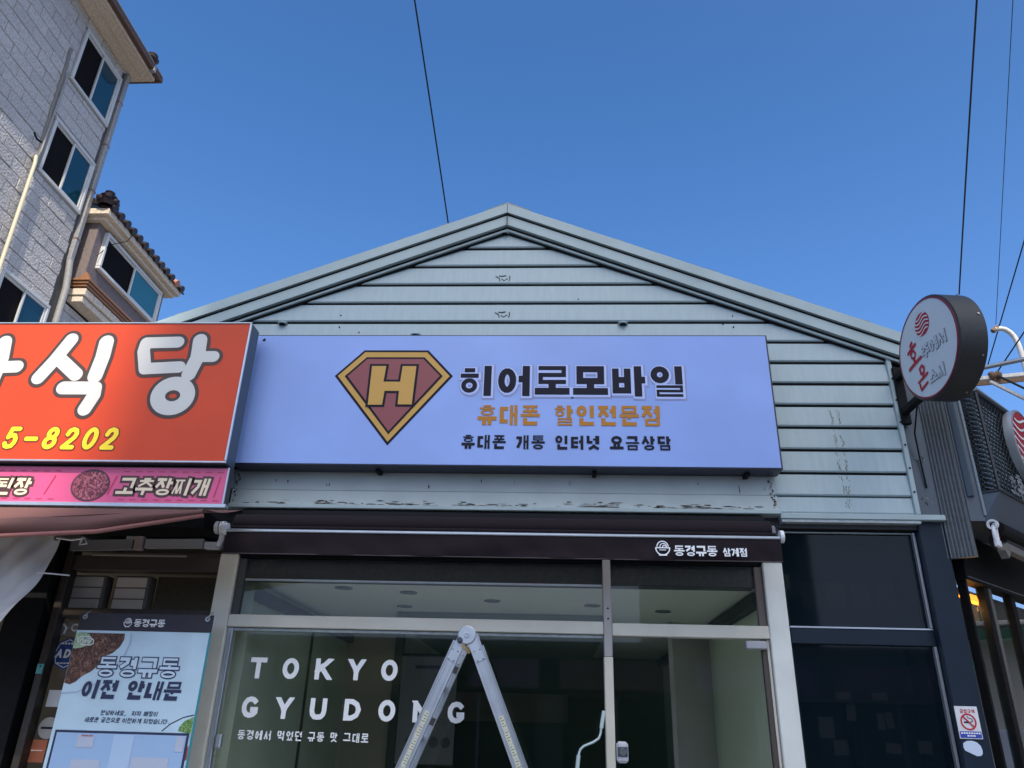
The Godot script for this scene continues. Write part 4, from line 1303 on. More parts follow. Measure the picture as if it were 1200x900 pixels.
func awning() -> void:
	var a := thing("brown_awning", "rolled dark brown shop awning with white bowl emblem on its valance", "awning", Vector3(-0.38, 2.68, 0.2))
	var x0 := -2.255
	var x1 := 1.508
	# hood against the wall and the rolled cloth
	part("hood", span(Vector3(-2.3, 2.93, -0.03), Vector3(1.5, 3.06, 0.06), 0.01), mat(lin(0.008, 0.009, 0.012), 0.95), a)
	part("cloth_roll", MB.new().tube(PackedVector3Array([Vector3(-2.23, 2.905, 0.26), Vector3(1.47, 2.903, 0.26)]), 0.062, 20), m_brown, a)
	part("cloth_roll", span(Vector3(-2.24, 2.852, 0.27), Vector3(1.49, 2.872, 0.335), 0.006), m_brown, a)
	part("front_bar", span(Vector3(x0, 2.823, 0.31), Vector3(x1, 2.842, 0.36), 0.005), m_alu, a)
	# valance: hanging cloth with slight waves
	var g := []
	for i in 61:
		var row := PackedVector3Array()
		var t := i / 60.0
		for j in 7:
			var k := j / 6.0
			row.append(Vector3(lerpf(x0 + 0.004, x1, t) - (0.004 * k if i == 0 else 0.0), 2.824 - 0.149 * k + 0.002 * sin(t * 23.0) * k, 0.35 + k * (0.010 * sin(t * 31.0 + k * 2.0) + 0.006 * sin(t * 77.0 + 1.0 - k * 3.0) + 0.010 * sin(t * 14.0 + k * 4.0) + 0.003 * sin(t * 190.0 + k * 6.0))))
		g.append(row)
	part("valance", MB.new().grid(g), m_brown, a)
	part("valance_hem", span(Vector3(x0, 2.671, 0.345), Vector3(x1, 2.677, 0.355), 0.002), mat(lin(0.07, 0.06, 0.066), 0.8), a)
	# end castings
	for s: float in [-1.0, 1.0]:
		var x := x0 - 0.012 if s < 0 else x1 + 0.014
		part("end_cap", MB.new().tube(PackedVector3Array([Vector3(x - 0.012, 2.845, 0.33), Vector3(x + 0.012, 2.845, 0.33)]), 0.042, 14), m_white, a)
	part("end_bracket", MB.new().tube(PackedVector3Array([Vector3(-2.318, 2.86, 0.3), Vector3(-2.29, 2.86, 0.3)]), 0.045, 14), m_white, a)
	part("end_bracket", MB.new().tube(PackedVector3Array([Vector3(-2.362, 2.865, 0.28), Vector3(-2.335, 2.865, 0.28)]), 0.045, 14), mat(lin(0.5, 0.5, 0.52), 0.4), a)
	part("end_bracket", MB.new().tube(PackedVector3Array([Vector3(-2.305, 2.85, 0.3), Vector3(-2.302, 2.78, 0.3), Vector3(-2.32, 2.735, 0.29)]), 0.018, 10), m_white, a)
	part("arm", span(Vector3(-2.42, 2.715, 0.24), Vector3(-2.315, 2.762, 0.3), 0.006), mat(lin(0.4, 0.41, 0.42), 0.45), a)
	part("arm", span(Vector3(1.46, 2.87, 0.05), Vector3(1.5, 2.93, 0.3), 0.01), mat(lin(0.2, 0.2, 0.22), 0.5), a)
	var z := 0.388
	bowl_logo(Vector3(0.672, 2.694, z), 0.103, m_vinyl, a, m_brown)
	part("lettering", text("동경규동", Vector3(0.797, 2.764, z), X3, Y3, 0.068, 0.068, 0.0715, 0.0125), m_vinyl, a)
	part("lettering", text("삼계점", Vector3(1.115, 2.752, z), X3, Y3, 0.05, 0.055, 0.054, 0.0095), m_vinyl, a)


func neighbour_shop() -> void:
	# the restaurant at the left
	var s := thing("restaurant_shopfront", "dark glazed restaurant front under the orange sign with black pillar", "shopfront", Vector3(-4.2, 0.1, -0.4))
	var dkm := mat(lin(0.045, 0.036, 0.03), 0.5, 0.0, noise("grain", 0.03, 0.8, 1.0), 1.0)
	part("wall", span(Vector3(-6.3, 2.84, -0.5), Vector3(-3.44, 4.3, 0.09)), mat(lin(0.05, 0.05, 0.05), 0.8), s)
	part("roof", span(Vector3(-9.4, 4.3, -6.8), Vector3(-3.5, 4.36, 0.1)), mat(lin(0.5, 0.49, 0.46), 0.85, 0.0, noise("grain", 0.03, 0.8, 1.0), 0.5), s)
	part("header", span(Vector3(-6.3, 2.86, 0.0), Vector3(-2.45, 2.975, 0.3)), m_black, s)
	part("pillar", span(Vector3(-3.95, 0.12, -0.3), Vector3(-3.68, 2.86, -0.05), 0.005), m_black, s)
	part("mullion", span(Vector3(-3.64, 0.12, -0.2), Vector3(-3.585, 2.84, -0.1), 0.004), dkm, s)
	part("fascia_board", span(Vector3(-3.585, 2.63, -0.25), Vector3(-2.46, 2.74, -0.12), 0.004), mat(lin(0.06, 0.048, 0.04), 0.6), s)
	part("rail", span(Vector3(-3.45, 2.735, -0.12), Vector3(-2.72, 2.75, -0.105), 0.003), mat(lin(0.3, 0.26, 0.22), 0.4), s)
	part("rail", span(Vector3(-3.58, 2.285, -0.24), Vector3(-2.46, 2.36, -0.14), 0.004), dkm, s)
	part("pane", span(Vector3(-3.6, 0.2, -0.2), Vector3(-2.46, 2.29, -0.194)), m_glass, s)
	part("pane", span(Vector3(-6.3, 0.2, -0.2), Vector3(-3.9, 2.84, -0.194)), m_glass, s)
	part("inner_wall", span(Vector3(-6.3, 0.12, -3.2), Vector3(-2.42, 3.0, -3.1)), mat(lin(0.16, 0.13, 0.09), 0.8), s)
	part("inner_wall", span(Vector3(-2.445, 0.12, -3.1), Vector3(-2.405, 2.84, -0.3)), mat(lin(0.14, 0.12, 0.08), 0.8), s)
	part("inner_ceiling", span(Vector3(-6.3, 2.84, -3.1), Vector3(-2.45, 2.9, -0.5)), mat(lin(0.25, 0.22, 0.18), 0.8), s)
	part("inner_floor", span(Vector3(-6.3, 0.02, -3.1), Vector3(-2.45, 0.12, -0.2)), dkm, s)
	part("wall_panel", span(Vector3(-3.03, 2.36, -0.4), Vector3(-2.46, 2.63, -0.36)), mat(lin(0.1, 0.085, 0.045), 0.5, 0.0, noise("grain", 0.03, 0.8, 1.0), 2.0), s)
	# two white slatted boxes on the rail, seen through the transom light
	for k in 2:
		var x := -3.681 + 0.343 * k
		var c := thing("slatted_vent_box", ["white slatted vent box nearer the black pillar", "white slatted vent box beside the olive panel, a pale streak across it"][k], "vent box", Vector3(x + 0.13, 2.36, -0.4), "vent boxes over the restaurant window")
		part("case", span(Vector3(x, 2.362, -0.42), Vector3(x + 0.272, 2.625, -0.31), 0.006), mat(lin(0.2, 0.18, 0.16), 0.6), c)
		for j in 3:
			part("slat", MB.new().bar(Vector3(x + 0.018, 2.41 + 0.083 * j, -0.304), Vector3(x + 0.254, 2.41 + 0.083 * j, -0.304), 0.012, 0.074, Vector3(0, 1, 0.08), 0.003), mat(lin(0.8, 0.72, 0.63), 0.55), c)
	# faded awning cloth and folding arms above
	var aw := thing("faded_awning", "folded faded reddish awning above the restaurant window", "awning", Vector3(-4.2, 2.75, 0.7))
	var g := []
	for i in 41:
		var row := PackedVector3Array()
		var t := i / 40.0
		for j in 6:
			var k := j / 5.0
			var x := lerpf(-6.2, -2.15, t)
			var top := 2.725 + 0.062 * (x + 3.4) + 0.012
			var low := top - maxf(0.03, 0.098 - 0.075 * maxf(0.0, x + 2.85))
			row.append(Vector3(x, lerpf(top, low, k) + 0.003 * sin(x * 9.0), 0.96 + 0.03 * sin(k * PI) + 0.008 * sin(x * 5.0 + k * 3.0)))
		g.append(row)
	part("cloth", MB.new().grid(g), mat(lin(0.15, 0.07, 0.066), 0.85, 0.0, noise("fine", 0.12, 0.82, 1.0), 4.0), aw)
	g = []
	for i in 41:
		var row := PackedVector3Array()
		var x := lerpf(-6.2, -2.15, i / 40.0)
		for j in 6:
			var k := j / 5.0
			row.append(Vector3(x, lerpf(2.955, 2.738 + 0.062 * (x + 3.4), k) - 0.02 * sin(k * PI), lerpf(0.42, 0.958, k)))
		g.append(row)
	part("cloth", MB.new().grid(g), mat(lin(0.15, 0.07, 0.066), 0.85, 0.0, noise("fine", 0.12, 0.82, 1.0), 4.0), aw)
	part("front_bar", MB.new().tube(PackedVector3Array([Vector3(-6.2, 2.46, 0.965), Vector3(-2.8, 2.665, 0.965), Vector3(-2.15, 2.775, 0.965)]), 0.014, 10), mat(lin(0.25, 0.1, 0.09), 0.6), aw)
	var grey := mat(lin(0.16, 0.155, 0.15), 0.45)
	part("arm", MB.new().bar(Vector3(-3.37, 2.722, 0.28), Vector3(-2.93, 2.735, 0.28), 0.04, 0.07), grey, aw)
	part("arm", MB.new().bar(Vector3(-2.84, 2.742, 0.28), Vector3(-2.43, 2.75, 0.28), 0.04, 0.06), mat(lin(0.24, 0.235, 0.23), 0.45), aw)
	part("elbow_joint", MB.new().cyl(Vector3(-2.89, 2.70, 0.28), Vector3(-2.89, 2.79, 0.28), 0.035, 12), mat(lin(0.26, 0.2, 0.18), 0.5), aw)
	# white cloth banner hanging from it
	var bn := thing("hanging_banner", "white cloth banner with yellow top edge curling beside the black pillar", "banner", Vector3(-3.8, 2.05, 0.6))
	g = []
	for i in 61:
		var row := PackedVector3Array()
		var t := i / 60.0
		for j in 33:
			var k := j / 32.0
			var x := -4.6 + 1.345 * t - 0.27 * pow(k, 1.7) * t
			row.append(Vector3(x * 1.02, 1.6 + (2.712 - 0.66 * k + 0.006 * t - 1.6) * 1.02, 0.5 + 0.05 * sin(t * 9.0 + k * 5.0) * k + 0.06 * t * k + 0.016 * sin(t * 26.0 - k * 9.0) * (0.3 + k) + 0.008 * sin(t * 47.0 + k * 16.0)))
		g.append(row)
	part("cloth", MB.new().grid(g), mat(lin(0.62, 0.63, 0.66), 0.8, 0.0, noise("patch", 0.006, 0.93, 1.0), 1.0), bn)
	part("top_edge", MB.new().bar(Vector3(-4.6, 2.737, 0.503), Vector3(-3.366, 2.744, 0.505), 0.006, 0.016), mat(lin(0.55, 0.55, 0.12), 0.7), bn)
	part("eyelet", MB.new().lathe(Vector3(-3.34, 2.722, 0.51), Z3, [Vector2(0.02, 0), Vector2(0.02, 0.006), Vector2(0.009, 0.006), Vector2(0.009, 0)], 14), m_steel, bn)
	part("cord", MB.new().tube(PackedVector3Array([Vector3(-3.34, 2.722, 0.515), Vector3(-3.22, 2.705, 0.54), Vector3(-3.12, 2.715, 0.55), Vector3(-3.10, 2.68, 0.55), Vector3(-3.14, 2.67, 0.56), Vector3(-3.13, 2.72, 0.56)]), 0.007, 6), m_white, bn)
	part("lower_cord", MB.new().tube(PackedVector3Array([Vector3(-3.385, 2.485, 0.55), Vector3(-3.24, 2.472, 0.58), Vector3(-3.16, 2.47, 0.55)]), 0.005, 6), m_white, bn)
	# stickers and notices on the glass
	var z := -0.19
	var st := thing("security_sticker", "blue octagonal security company sticker beside the poster", "sticker", Vector3(-3.45, 1.95, z))
	var oct := ellipse(-3.50, 2.045, 0.105, 0.11, 8).slice(0, 8)
	part("plate", poly_at(oct, z + 0.003, 0.002), mat(lin(0.02, 0.06, 0.25), 0.4), st)
	part("border", line_poly(ellipse(-3.50, 2.045, 0.09, 0.095, 8), 0.005, z + 0.005), m_vinyl, st)
	part("lettering", text("ADT", Vector3(-3.585, 2.075, z + 0.006), X3, Y3, 0.055, 0.06, 0.06, 0.014, 0.0, 0.15), m_vinyl, st)
	for k in 5:
		part("print_mark", span(Vector3(-3.555 + 0.024 * k, 2.108, z + 0.005), Vector3(-3.54 + 0.024 * k, 2.12, z + 0.006)), m_vinyl, st)
		part("print_mark", span(Vector3(-3.555 + 0.024 * k, 1.975, z + 0.005), Vector3(-3.537 + 0.024 * k, 1.984, z + 0.006)), m_vinyl, st)
	var silver := thing("silver_sticker", "square silver sticker with a swirl on it above the blue octagon", "sticker", Vector3(-3.38, 2.18, z))
	part("plate", span(Vector3(-3.60, 2.165, z), Vector3(-3.42, 2.262, z + 0.003)), mat(lin(0.35, 0.33, 0.3), 0.3, 0.5, noise("patch", 0.006, 0.93, 1.0), 3.0), silver)
	part("swirl", line_poly(P([-3.56, 2.18, -3.55, 2.22, -3.58, 2.25]), 0.014, z + 0.005), m_vinyl, silver)
	part("swirl", line_poly(ellipse(-3.485, 2.225, 0.025, 0.022), 0.01, z + 0.005), m_white, silver)
	var card := thing("white_card", "white paper card with small scribbles beside the poster", "card", Vector3(-3.38, 1.62, z))
	part("sheet", span(Vector3(-3.56, 1.69, z), Vector3(-3.36, 1.80, z + 0.002)), m_white, card)
	part("scribble", line_poly(P([-3.46, 1.71, -3.43, 1.74, -3.45, 1.75, -3.42, 1.72]), 0.006, z + 0.004), m_ink, card)
	var rs := thing("round_sticker", "round white sticker with a dark band low on the restaurant glass", "sticker", Vector3(-3.5, 1.4, z))
	part("plate", poly_at(ellipse(-3.50, 1.555, 0.07, 0.07, 20).slice(0, 20), z + 0.003, 0.002), mat(lin(0.4, 0.4, 0.38), 0.5), rs)
	part("dark_band", span(Vector3(-3.55, 1.548, z + 0.004), Vector3(-3.45, 1.562, z + 0.005)), m_ink, rs)
	var os := thing("orange_notice", "faded orange paper notice at the foot of the restaurant glass", "notice", Vector3(-3.5, 1.25, z))
	part("sheet", span(Vector3(-3.60, 1.34, z), Vector3(-3.48, 1.48, z + 0.002)), mat(lin(0.5, 0.16, 0.08), 0.7), os)
	part("printed_line", span(Vector3(-3.58, 1.41, z + 0.003), Vector3(-3.50, 1.415, z + 0.004)), m_white, os)
	var cs := thing("turquoise_tag", "small turquoise tag on the frame beside the black pillar", "tag", Vector3(-3.5, 1.9, -0.09))
	part("plate", span(Vector3(-3.635, 1.90, -0.1), Vector3(-3.59, 1.965, -0.094)), mat(lin(0.1, 0.4, 0.42), 0.5), cs)
	part("hole", MB.new().cyl(Vector3(-3.61, 1.95, -0.096), Vector3(-3.61, 1.95, -0.092), 0.006, 8), m_ink, cs)


func poster() -> void:
	var b := thing("moving_notice_poster", "pale blue moving notice poster with beef bowl picture and map", "poster", Vector3(-2.8, 0.9, 0.13))
	var z := 0.15
	var blue := mat(lin(0.60, 0.81, 0.95), 0.55, 0.0, noise("patch2", 0.004, 0.93, 1.0), 1.0)
	part("sheet", span(Vector3(-3.262, 0.85, z - 0.006), Vector3(-2.318, 2.288, z)), blue, b)
	part("head_band", span(Vector3(-3.262, 2.173, z), Vector3(-2.318, 2.288, z + 0.002)), mat(lin(0.028, 0.027, 0.042), 0.6), b)
	part("edge_strip", span(Vector3(-2.33, 0.85, z), Vector3(-2.315, 2.172, z + 0.002)), mat(lin(0.03, 0.26, 0.32), 0.5), b)
	for x: float in [-3.225, -2.36]:
		part("eyelet", MB.new().lathe(Vector3(x, 2.262, z + 0.002), Z3, [Vector2(0.017, 0), Vector2(0.017, 0.004), Vector2(0.008, 0.004), Vector2(0.008, 0)], 14), m_steel, b)
		part("hook", MB.new().tube(PackedVector3Array([Vector3(x, 2.262, z + 0.008), Vector3(x + 0.012, 2.285, z + 0.008), Vector3(x + 0.02, 2.31, z - 0.02)]), 0.005, 6), m_steel, b)
	var zz := z + 0.002
	var meat := mat(Color(1, 1, 1), 0.55, 0.0, ramp_noise(0.009, [Color(0.16, 0.09, 0.08), Color(0.42, 0.29, 0.24), Color(0.2, 0.11, 0.1), Color(0.62, 0.48, 0.4), Color(0.3, 0.18, 0.15), Color(0.5, 0.34, 0.28)], 9, FastNoiseLite.TYPE_SIMPLEX), 1.1)
	part("beef_print", poly_at(P([-3.26, 2.068, -3.242, 2.156, -2.917, 2.156, -2.915, 2.114, -2.934, 2.069, -2.972, 2.03, -3.036, 2.001, -3.043, 1.958, -3.095, 1.908, -3.147, 1.88, -3.184, 1.842, -3.22, 1.825, -3.26, 1.835]), zz), meat, b)
	var green := mat(Color(1, 1, 1), 0.55, 0.0, ramp_noise(0.02, [Color(0.4, 0.55, 0.42), Color(0.75, 0.86, 0.72), Color(0.5, 0.66, 0.5), Color(0.85, 0.92, 0.82)], 12), 1.5)
	part("scallion_print", poly_at(P([-3.26, 2.154, -3.171, 2.153, -3.13, 2.109, -3.151, 2.076, -3.206, 2.058, -3.247, 2.052, -3.26, 2.062]), zz + 0.002), green, b)
	for k in 4:
		part("scallion_print", line_poly(ellipse(-3.21 + 0.02 * k, 2.11 - 0.012 * (k % 2), 0.028, 0.022, 16), 0.006, zz + 0.004), m_vinyl, b)
	var pale := mat(lin(0.42, 0.56, 0.7), 0.55)
	part("bowl_line", line_poly(P([-2.872, 2.157, -2.868, 2.093, -2.892, 1.994, -2.965, 1.906, -3.051, 1.829, -3.155, 1.779, -3.26, 1.769]), 0.012, zz), pale, b)
	part("bowl_line", line_poly(P([-2.53, 1.558, -2.478, 1.604, -2.406, 1.642, -2.333, 1.66]), 0.006, zz), m_ink, b)
	part("salad_print", poly_at(P([-2.422, 1.562, -2.417, 1.586, -2.39, 1.622, -2.333, 1.648, -2.333, 1.488, -2.336, 1.547]), zz), mat(Color(1, 1, 1), 0.55, 0.0, ramp_noise(0.018, [Color(0.2, 0.35, 0.15), Color(0.5, 0.68, 0.35), Color(0.3, 0.48, 0.22), Color(0.75, 0.85, 0.6)], 13), 1.6), b)
	part("tomato_print", poly_at(P([-2.345, 1.458, -2.333, 1.483, -2.331, 1.4, -2.342, 1.389]), zz), mat(lin(0.4, 0.06, 0.05), 0.5), b)
	var z3 := zz + 0.002
	bowl_logo(Vector3(-2.945, 2.198, z3), 0.062, m_vinyl, b, m_ink)
	part("lettering", text("동경규동", Vector3(-2.87, 2.252, z3), X3, Y3, 0.052, 0.05, 0.0555, 0.009), m_vinyl, b)
	var ink := mat(lin(0.02, 0.03, 0.09), 0.5)
	part("lettering_outline", text("동경규동", Vector3(-3.055, 2.004, z3), X3, Y3, 0.132, 0.125, 0.143, 0.024, 0.006), ink, b)
	part("lettering", text("동경규동", Vector3(-3.055, 2.004, z3 + 0.002), X3, Y3, 0.132, 0.125, 0.143, 0.024, -0.001), mat(lin(0.6, 0.76, 0.9), 0.5), b)
	part("lettering", text("이전 안내문", Vector3(-3.135, 1.858, z3), X3, Y3, 0.118, 0.116, 0.127, 0.027, 0.0, 0.12, false, 0.42), ink, b)
	part("lettering", text("안녕하세요, 저희 매장이", Vector3(-2.965, 1.674, z3), X3, Y3, 0.029, 0.03, 0.0325, 0.0042, 0.0, 0.15), ink, b)
	part("lettering", text("새로운 공간으로 이전하게 되었습니다.", Vector3(-3.06, 1.63, z3), X3, Y3, 0.029, 0.03, 0.0325, 0.0042, 0.0, 0.15, false, 0.4), ink, b)
	# printed street map in a dark frame
	part("map_frame", span(Vector3(-3.238, 0.95, zz), Vector3(-2.342, 1.55, zz + 0.001)), ink, b)
	part("map", span(Vector3(-3.222, 0.966, zz + 0.001), Vector3(-2.358, 1.535, zz + 0.003)), mat(lin(0.36, 0.54, 0.8), 0.55), b)
	var z4 := zz + 0.004
	part("map_road", span(Vector3(-2.835, 0.97, z4), Vector3(-2.70, 1.53, z4 + 0.001)), mat(lin(0.46, 0.63, 0.86), 0.55), b)
	for r in [[-3.075, 1.45, -2.962, 1.523], [-2.42, 1.44, -2.366, 1.53], [-3.083, 1.2, -2.89, 1.38], [-2.689, 1.2, -2.446, 1.403]]:
		part("map_block", span(Vector3(r[0], r[1], z4), Vector3(r[2], r[3], z4 + 0.002)), mat(lin(0.5, 0.56, 0.7), 0.55), b)
	for k in 5:
		part("map_mark", span(Vector3(-3.05 + 0.016 * k, 1.515, z4 + 0.003), Vector3(-3.039 + 0.016 * k, 1.524, z4 + 0.004)), mat(lin(0.4, 0.1, 0.1), 0.5), b)


func round_sign() -> void:
	var s := thing("round_sushi_sign", "round projecting drum sign with white face and red rim above the dark pilaster", "sign", Vector3(2.6, 4.03, 0.7))
	var c := Vector3(2.5, 4.03, 0.79)
	var a := deg_to_rad(84.5)
	var u := Vector3(cos(a), 0, sin(a))
	var n := Vector3(sin(a), 0, -cos(a))  # points into the drum, away from the seen face
	var r := 0.357
	var drum := mat(lin(0.022, 0.025, 0.028), 0.5, 0.0, noise("grain", 0.03, 0.8, 1.0), 1.5, noise("bump", 0.012, 0, 0, FastNoiseLite.TYPE_SIMPLEX_SMOOTH, 3, 512, 3.0), 0.2)
	part("drum", MB.new().lathe(c, n, [Vector2(r - 0.012, 0.0), Vector2(r, 0.008), Vector2(r, 0.18), Vector2(r - 0.012, 0.188), Vector2(0, 0.188)], 72), drum, s)
	part("rim", MB.new().lathe(c, n, [Vector2(r - 0.026, -0.004), Vector2(r - 0.014, -0.004), Vector2(r - 0.014, 0.004)], 72), mat(lin(0.22, 0.012, 0.03), 0.4), s)
	part("face", MB.new().lathe(c, n, [Vector2(0, -0.002), Vector2(r - 0.022, -0.002), Vector2(r - 0.022, 0.004)], 72), mat(lin(0.58, 0.66, 0.7), 0.4), s)
	var o := c - n * 0.004
	var red := mat(lin(0.4, 0.012, 0.03), 0.45)
	var lay := func(lines: Array, w: float, lift: float) -> MB:
		var polys := []
		for l in lines:
			polys.append_array(Geometry2D.offset_polyline(P(scaled(P(l), 1000.0)), w * 500.0, Geometry2D.JOIN_ROUND, Geometry2D.END_ROUND))
		var mb := MB.new()
		fill(mb, polys, o - n * lift, u, Y3, 0.001)
		return mb
	# red globe with white waves
	part("globe_emblem", MB.new().prism(ellipse(0.003, 0.178, 0.086, 0.083, 36).slice(0, 36), o, u, Y3, -n, 0.0), red, s)
	for k in 5:
		var l := []
		var off := -0.056 + 0.028 * k
		var half := sqrt(maxf(0.0001, 0.08 * 0.08 - off * off))
		for i in 13:
			var t := lerpf(-half, half, i / 12.0)
			l.append(0.003 + t)
			l.append(0.178 + off + 0.012 * sin(t * 45.0))
		part("globe_wave", lay.call([l], 0.009, 0.002), m_white, s)
	# brush lettering, red
	part("brush_lettering", lay.call([[-0.175, 0.10, -0.155, 0.112], [-0.215, 0.06, -0.12, 0.085], [-0.165, -0.005, -0.16, -0.02], [-0.235, -0.055, -0.19, -0.045, -0.085, -0.03]], 0.026, 0.001), red, s)
	part("brush_lettering", lay.call([[-0.165, 0.055, -0.19, 0.04, -0.185, 0.01, -0.15, 0.0, -0.135, 0.025, -0.15, 0.05, -0.165, 0.055]], 0.016, 0.001), red, s)
	part("brush_lettering", lay.call([[-0.095, -0.088, -0.125, -0.1, -0.12, -0.14, -0.085, -0.145, -0.075, -0.11, -0.095, -0.088], [-0.1, -0.15, -0.105, -0.17], [-0.165, -0.185, -0.05, -0.165], [-0.155, -0.205, -0.15, -0.245, -0.07, -0.225]], 0.02, 0.001), red, s)
	# thin outlined brush words
	for g in [["주에서", -0.065, 0.028, 0.095, 0.098], ["스시", -0.035, -0.172, 0.085, 0.092]]:
		part("brush_outline", text(g[0], o - n * 0.001 + u * g[1] + Y3 * g[2], u, Y3, g[3], 0.088, g[4], 0.012, 0.004), mat(lin(0.2, 0.2, 0.22), 0.5), s)
		part("brush_fill", text(g[0], o - n * 0.003 + u * g[1] + Y3 * g[2], u, Y3, g[3], 0.088, g[4], 0.012), mat(lin(0.56, 0.64, 0.68), 0.5), s)
	for k in 8:
		var t := TAU * k / 8.0 + 0.2
		var q := u * cos(t) + Y3 * sin(t)
		part("rim_screw", MB.new().cyl(c + q * (r - 0.002) + n * 0.15, c + q * (r + 0.006) + n * 0.15, 0.007, 8), m_steel, s)
	part("power_cable", MB.new().tube(PackedVector3Array([c + n * 0.1 - u * r * 0.9 - Y3 * 0.1, c + n * 0.12 - u * (r + 0.06) - Y3 * 0.2, Vector3(2.66, 3.7, 0.06), Vector3(2.69, 3.5, 0.0), Vector3(2.70, 3.3, -0.008)]), 0.006, 6), m_black, s)
	# bracket to the wall
	part("wall_bracket", span(Vector3(2.60, 3.78, 0.0), Vector3(2.67, 4.25, 0.04), 0.006), m_black, s)
	for y: float in [3.88, 4.16]:
		part("bracket_arm", span(Vector3(2.605, y - 0.025, 0.04), Vector3(2.66, y + 0.025, 0.5), 0.006), m_black, s)


func corner_shop() -> void:
	shift = CORNER
	var s := thing("corner_sushi_shop", "dark corner shop with ribbed metal strip, mesh fascia and glass door", "shop", Vector3(3.1, 0, -0.2))
	var ribm := mat(lin(0.15, 0.165, 0.175), 0.45, 0.2, noise("grain", 0.03, 0.8, 1.0), 1.5)
	# ribbed strip
	var p0 := Vector3(2.634, 0, 0.12)
	var p1 := Vector3(2.811, 0, 0.242)
	var y0 := 2.749
	var y1 := 4.08
	var along := (p1 - p0).normalized()
	var nn := Vector3(-along.z, 0, along.x)
	var prof := P([0, 0])
	var L := p0.distance_to(p1)
	for k in 9:
		var t := L * k / 9.0
		var w := L / 9.0
		prof.append_array(P([t + w * 0.1, 0.0, t + w * 0.25, 0.014, t + w * 0.65, 0.014, t + w * 0.8, 0.0]))
	prof.append_array(P([L, 0, L, -0.03, 0, -0.03]))
	part("ribbed_strip", MB.new().prism(prof, p0 + Y3 * y1, along, nn, Y3, y1 - y0), ribm, s)
	part("wall", MB.new().prism(P([2.79, 0.5, 2.64, -0.09, 2.815, -0.235, 2.915, -0.245, 2.95, -0.2, 4.3, 1.2, 4.3, 3.0, 2.79, 3.0]), Vector3(0, 3.9, 0), X3, -Z3, Y3, 0.75), m_dark, s)
	var d := Vector3(0.72, 0, -0.69).normalized()
	var dn := Vector3(0.69, 0, 0.72).normalized()
	var c := Vector3(3.021, 0, 0.314)
	var bl := Vector3(2.934, 0, 0.25)
	# plain panel beside the strip and the flared foot under the mesh
	part("panel", MB.new().prism(P([0, 0, 0.098, 0, 0.098, 1.0, 0, 1.0]), Vector3(2.815, 2.995, 0.245), Vector3(1, 0, 0.06).normalized(), Y3, Z3, 0.03), m_dark, s)
	part("panel_edge", span(Vector3(2.908, 3.03, 0.225), Vector3(2.928, 3.98, 0.262), 0.004), mat(lin(0.17, 0.21, 0.25), 0.4), s)
	var foot := MB.new()
	foot.quad(Vector3(2.9, 2.99, 0.24), Vector3(2.955, 2.99, 0.245), c + Y3 * 3.19, bl + Y3 * 3.19)
	foot.quad(Vector3(2.955, 2.99, 0.245), Vector3(2.955, 2.99, 0.245) + d * 1.5, c + Y3 * 3.19 + d * 1.5, c + Y3 * 3.19)
	foot.quad(Vector3(2.9, 2.985, 0.24), Vector3(2.9, 2.985, -0.2), Vector3(2.955, 2.985, 0.245) + d * 1.5, Vector3(2.955, 2.985, 0.245))
	foot.quad(bl + Y3 * 3.195, c + Y3 * 3.195, c + Y3 * 3.195 + d * 1.5, bl + Y3 * 3.195 - Z3 * 0.6)
	part("flared_foot", foot, m_dark, s)
	# expanded metal mesh: a lattice of thin strands on both faces of the cage
	var mesh_m := mat(lin(0.035, 0.04, 0.045), 0.45, 0.4)
	var lattice := func(o: Vector3, dir: Vector3, w: float, ya: float, yb: float, step: float, r: float) -> MB:
		var mb := MB.new()
		var rise := step * 0.5
		var n := int(w / step) + 1
		var rows := int((yb - ya) / rise)
		for i in rows:
			for k in n:
				for sg: float in [-1.0, 1.0]:
					var xa := k * step + (step * 0.5 if i % 2 else 0.0)
					var xb := xa + sg * step * 0.5
					if xb < 0.0 or xb > w or xa > w:
						continue
					mb.tube(PackedVector3Array([o + dir * xa + Y3 * (ya + i * rise), o + dir * xb + Y3 * (ya + (i + 1) * rise)]), r, 4)
		return mb
	var side := (c - bl).normalized()
	stuff(part("expanded_mesh", lattice.call(bl, side, bl.distance_to(c), 3.2, 3.93, 0.036, 0.0026), mesh_m, s))
	stuff(part("expanded_mesh", lattice.call(c, d, 1.35, 3.2, 3.95, 0.06, 0.0022), mesh_m, s))
	part("mesh_edge", MB.new().bar(bl + Y3 * 3.2, c + Y3 * 3.2, 0.012, 0.012), mesh_m, s)
	part("mesh_edge", MB.new().bar(c + Y3 * 3.2, c + Y3 * 3.2 + d * 1.4, 0.02, 0.02), mesh_m, s)
	part("mesh_edge", MB.new().bar(c + Y3 * 3.2, c + Y3 * 3.95, 0.016, 0.016, X3), mesh_m, s)
	part("mesh_edge", MB.new().bar(c + Y3 * 3.95, c + Y3 * 3.97 + d * 1.4, 0.03, 0.03), mesh_m, s)
	# slats behind the mesh
	var slat_m := mat(lin(0.3, 0.38, 0.44), 0.35, 0.3)
	for k in 20:
		var y := 3.23 + 0.036 * k
		part("slat", MB.new().bar(c + Y3 * y - dn * 0.06, c + Y3 * y - dn * 0.06 + d * 1.4, 0.05, 0.008, Vector3(0, 1, 0.5)), slat_m, s)
	part("fascia_back", MB.new().bar(c + Y3 * 3.58 - dn * 0.16 - d * 0.1, c + Y3 * 3.58 - dn * 0.16 + d * 1.5, 0.03, 0.82), m_dark, s)
	part("fascia_cap", MB.new().bar(c + Y3 * 4.02 - dn * 0.1 - d * 0.05, c + Y3 * 4.02 - dn * 0.1 + d * 1.6, 0.14, 0.06), mat(lin(0.2, 0.24, 0.26), 0.4), s)
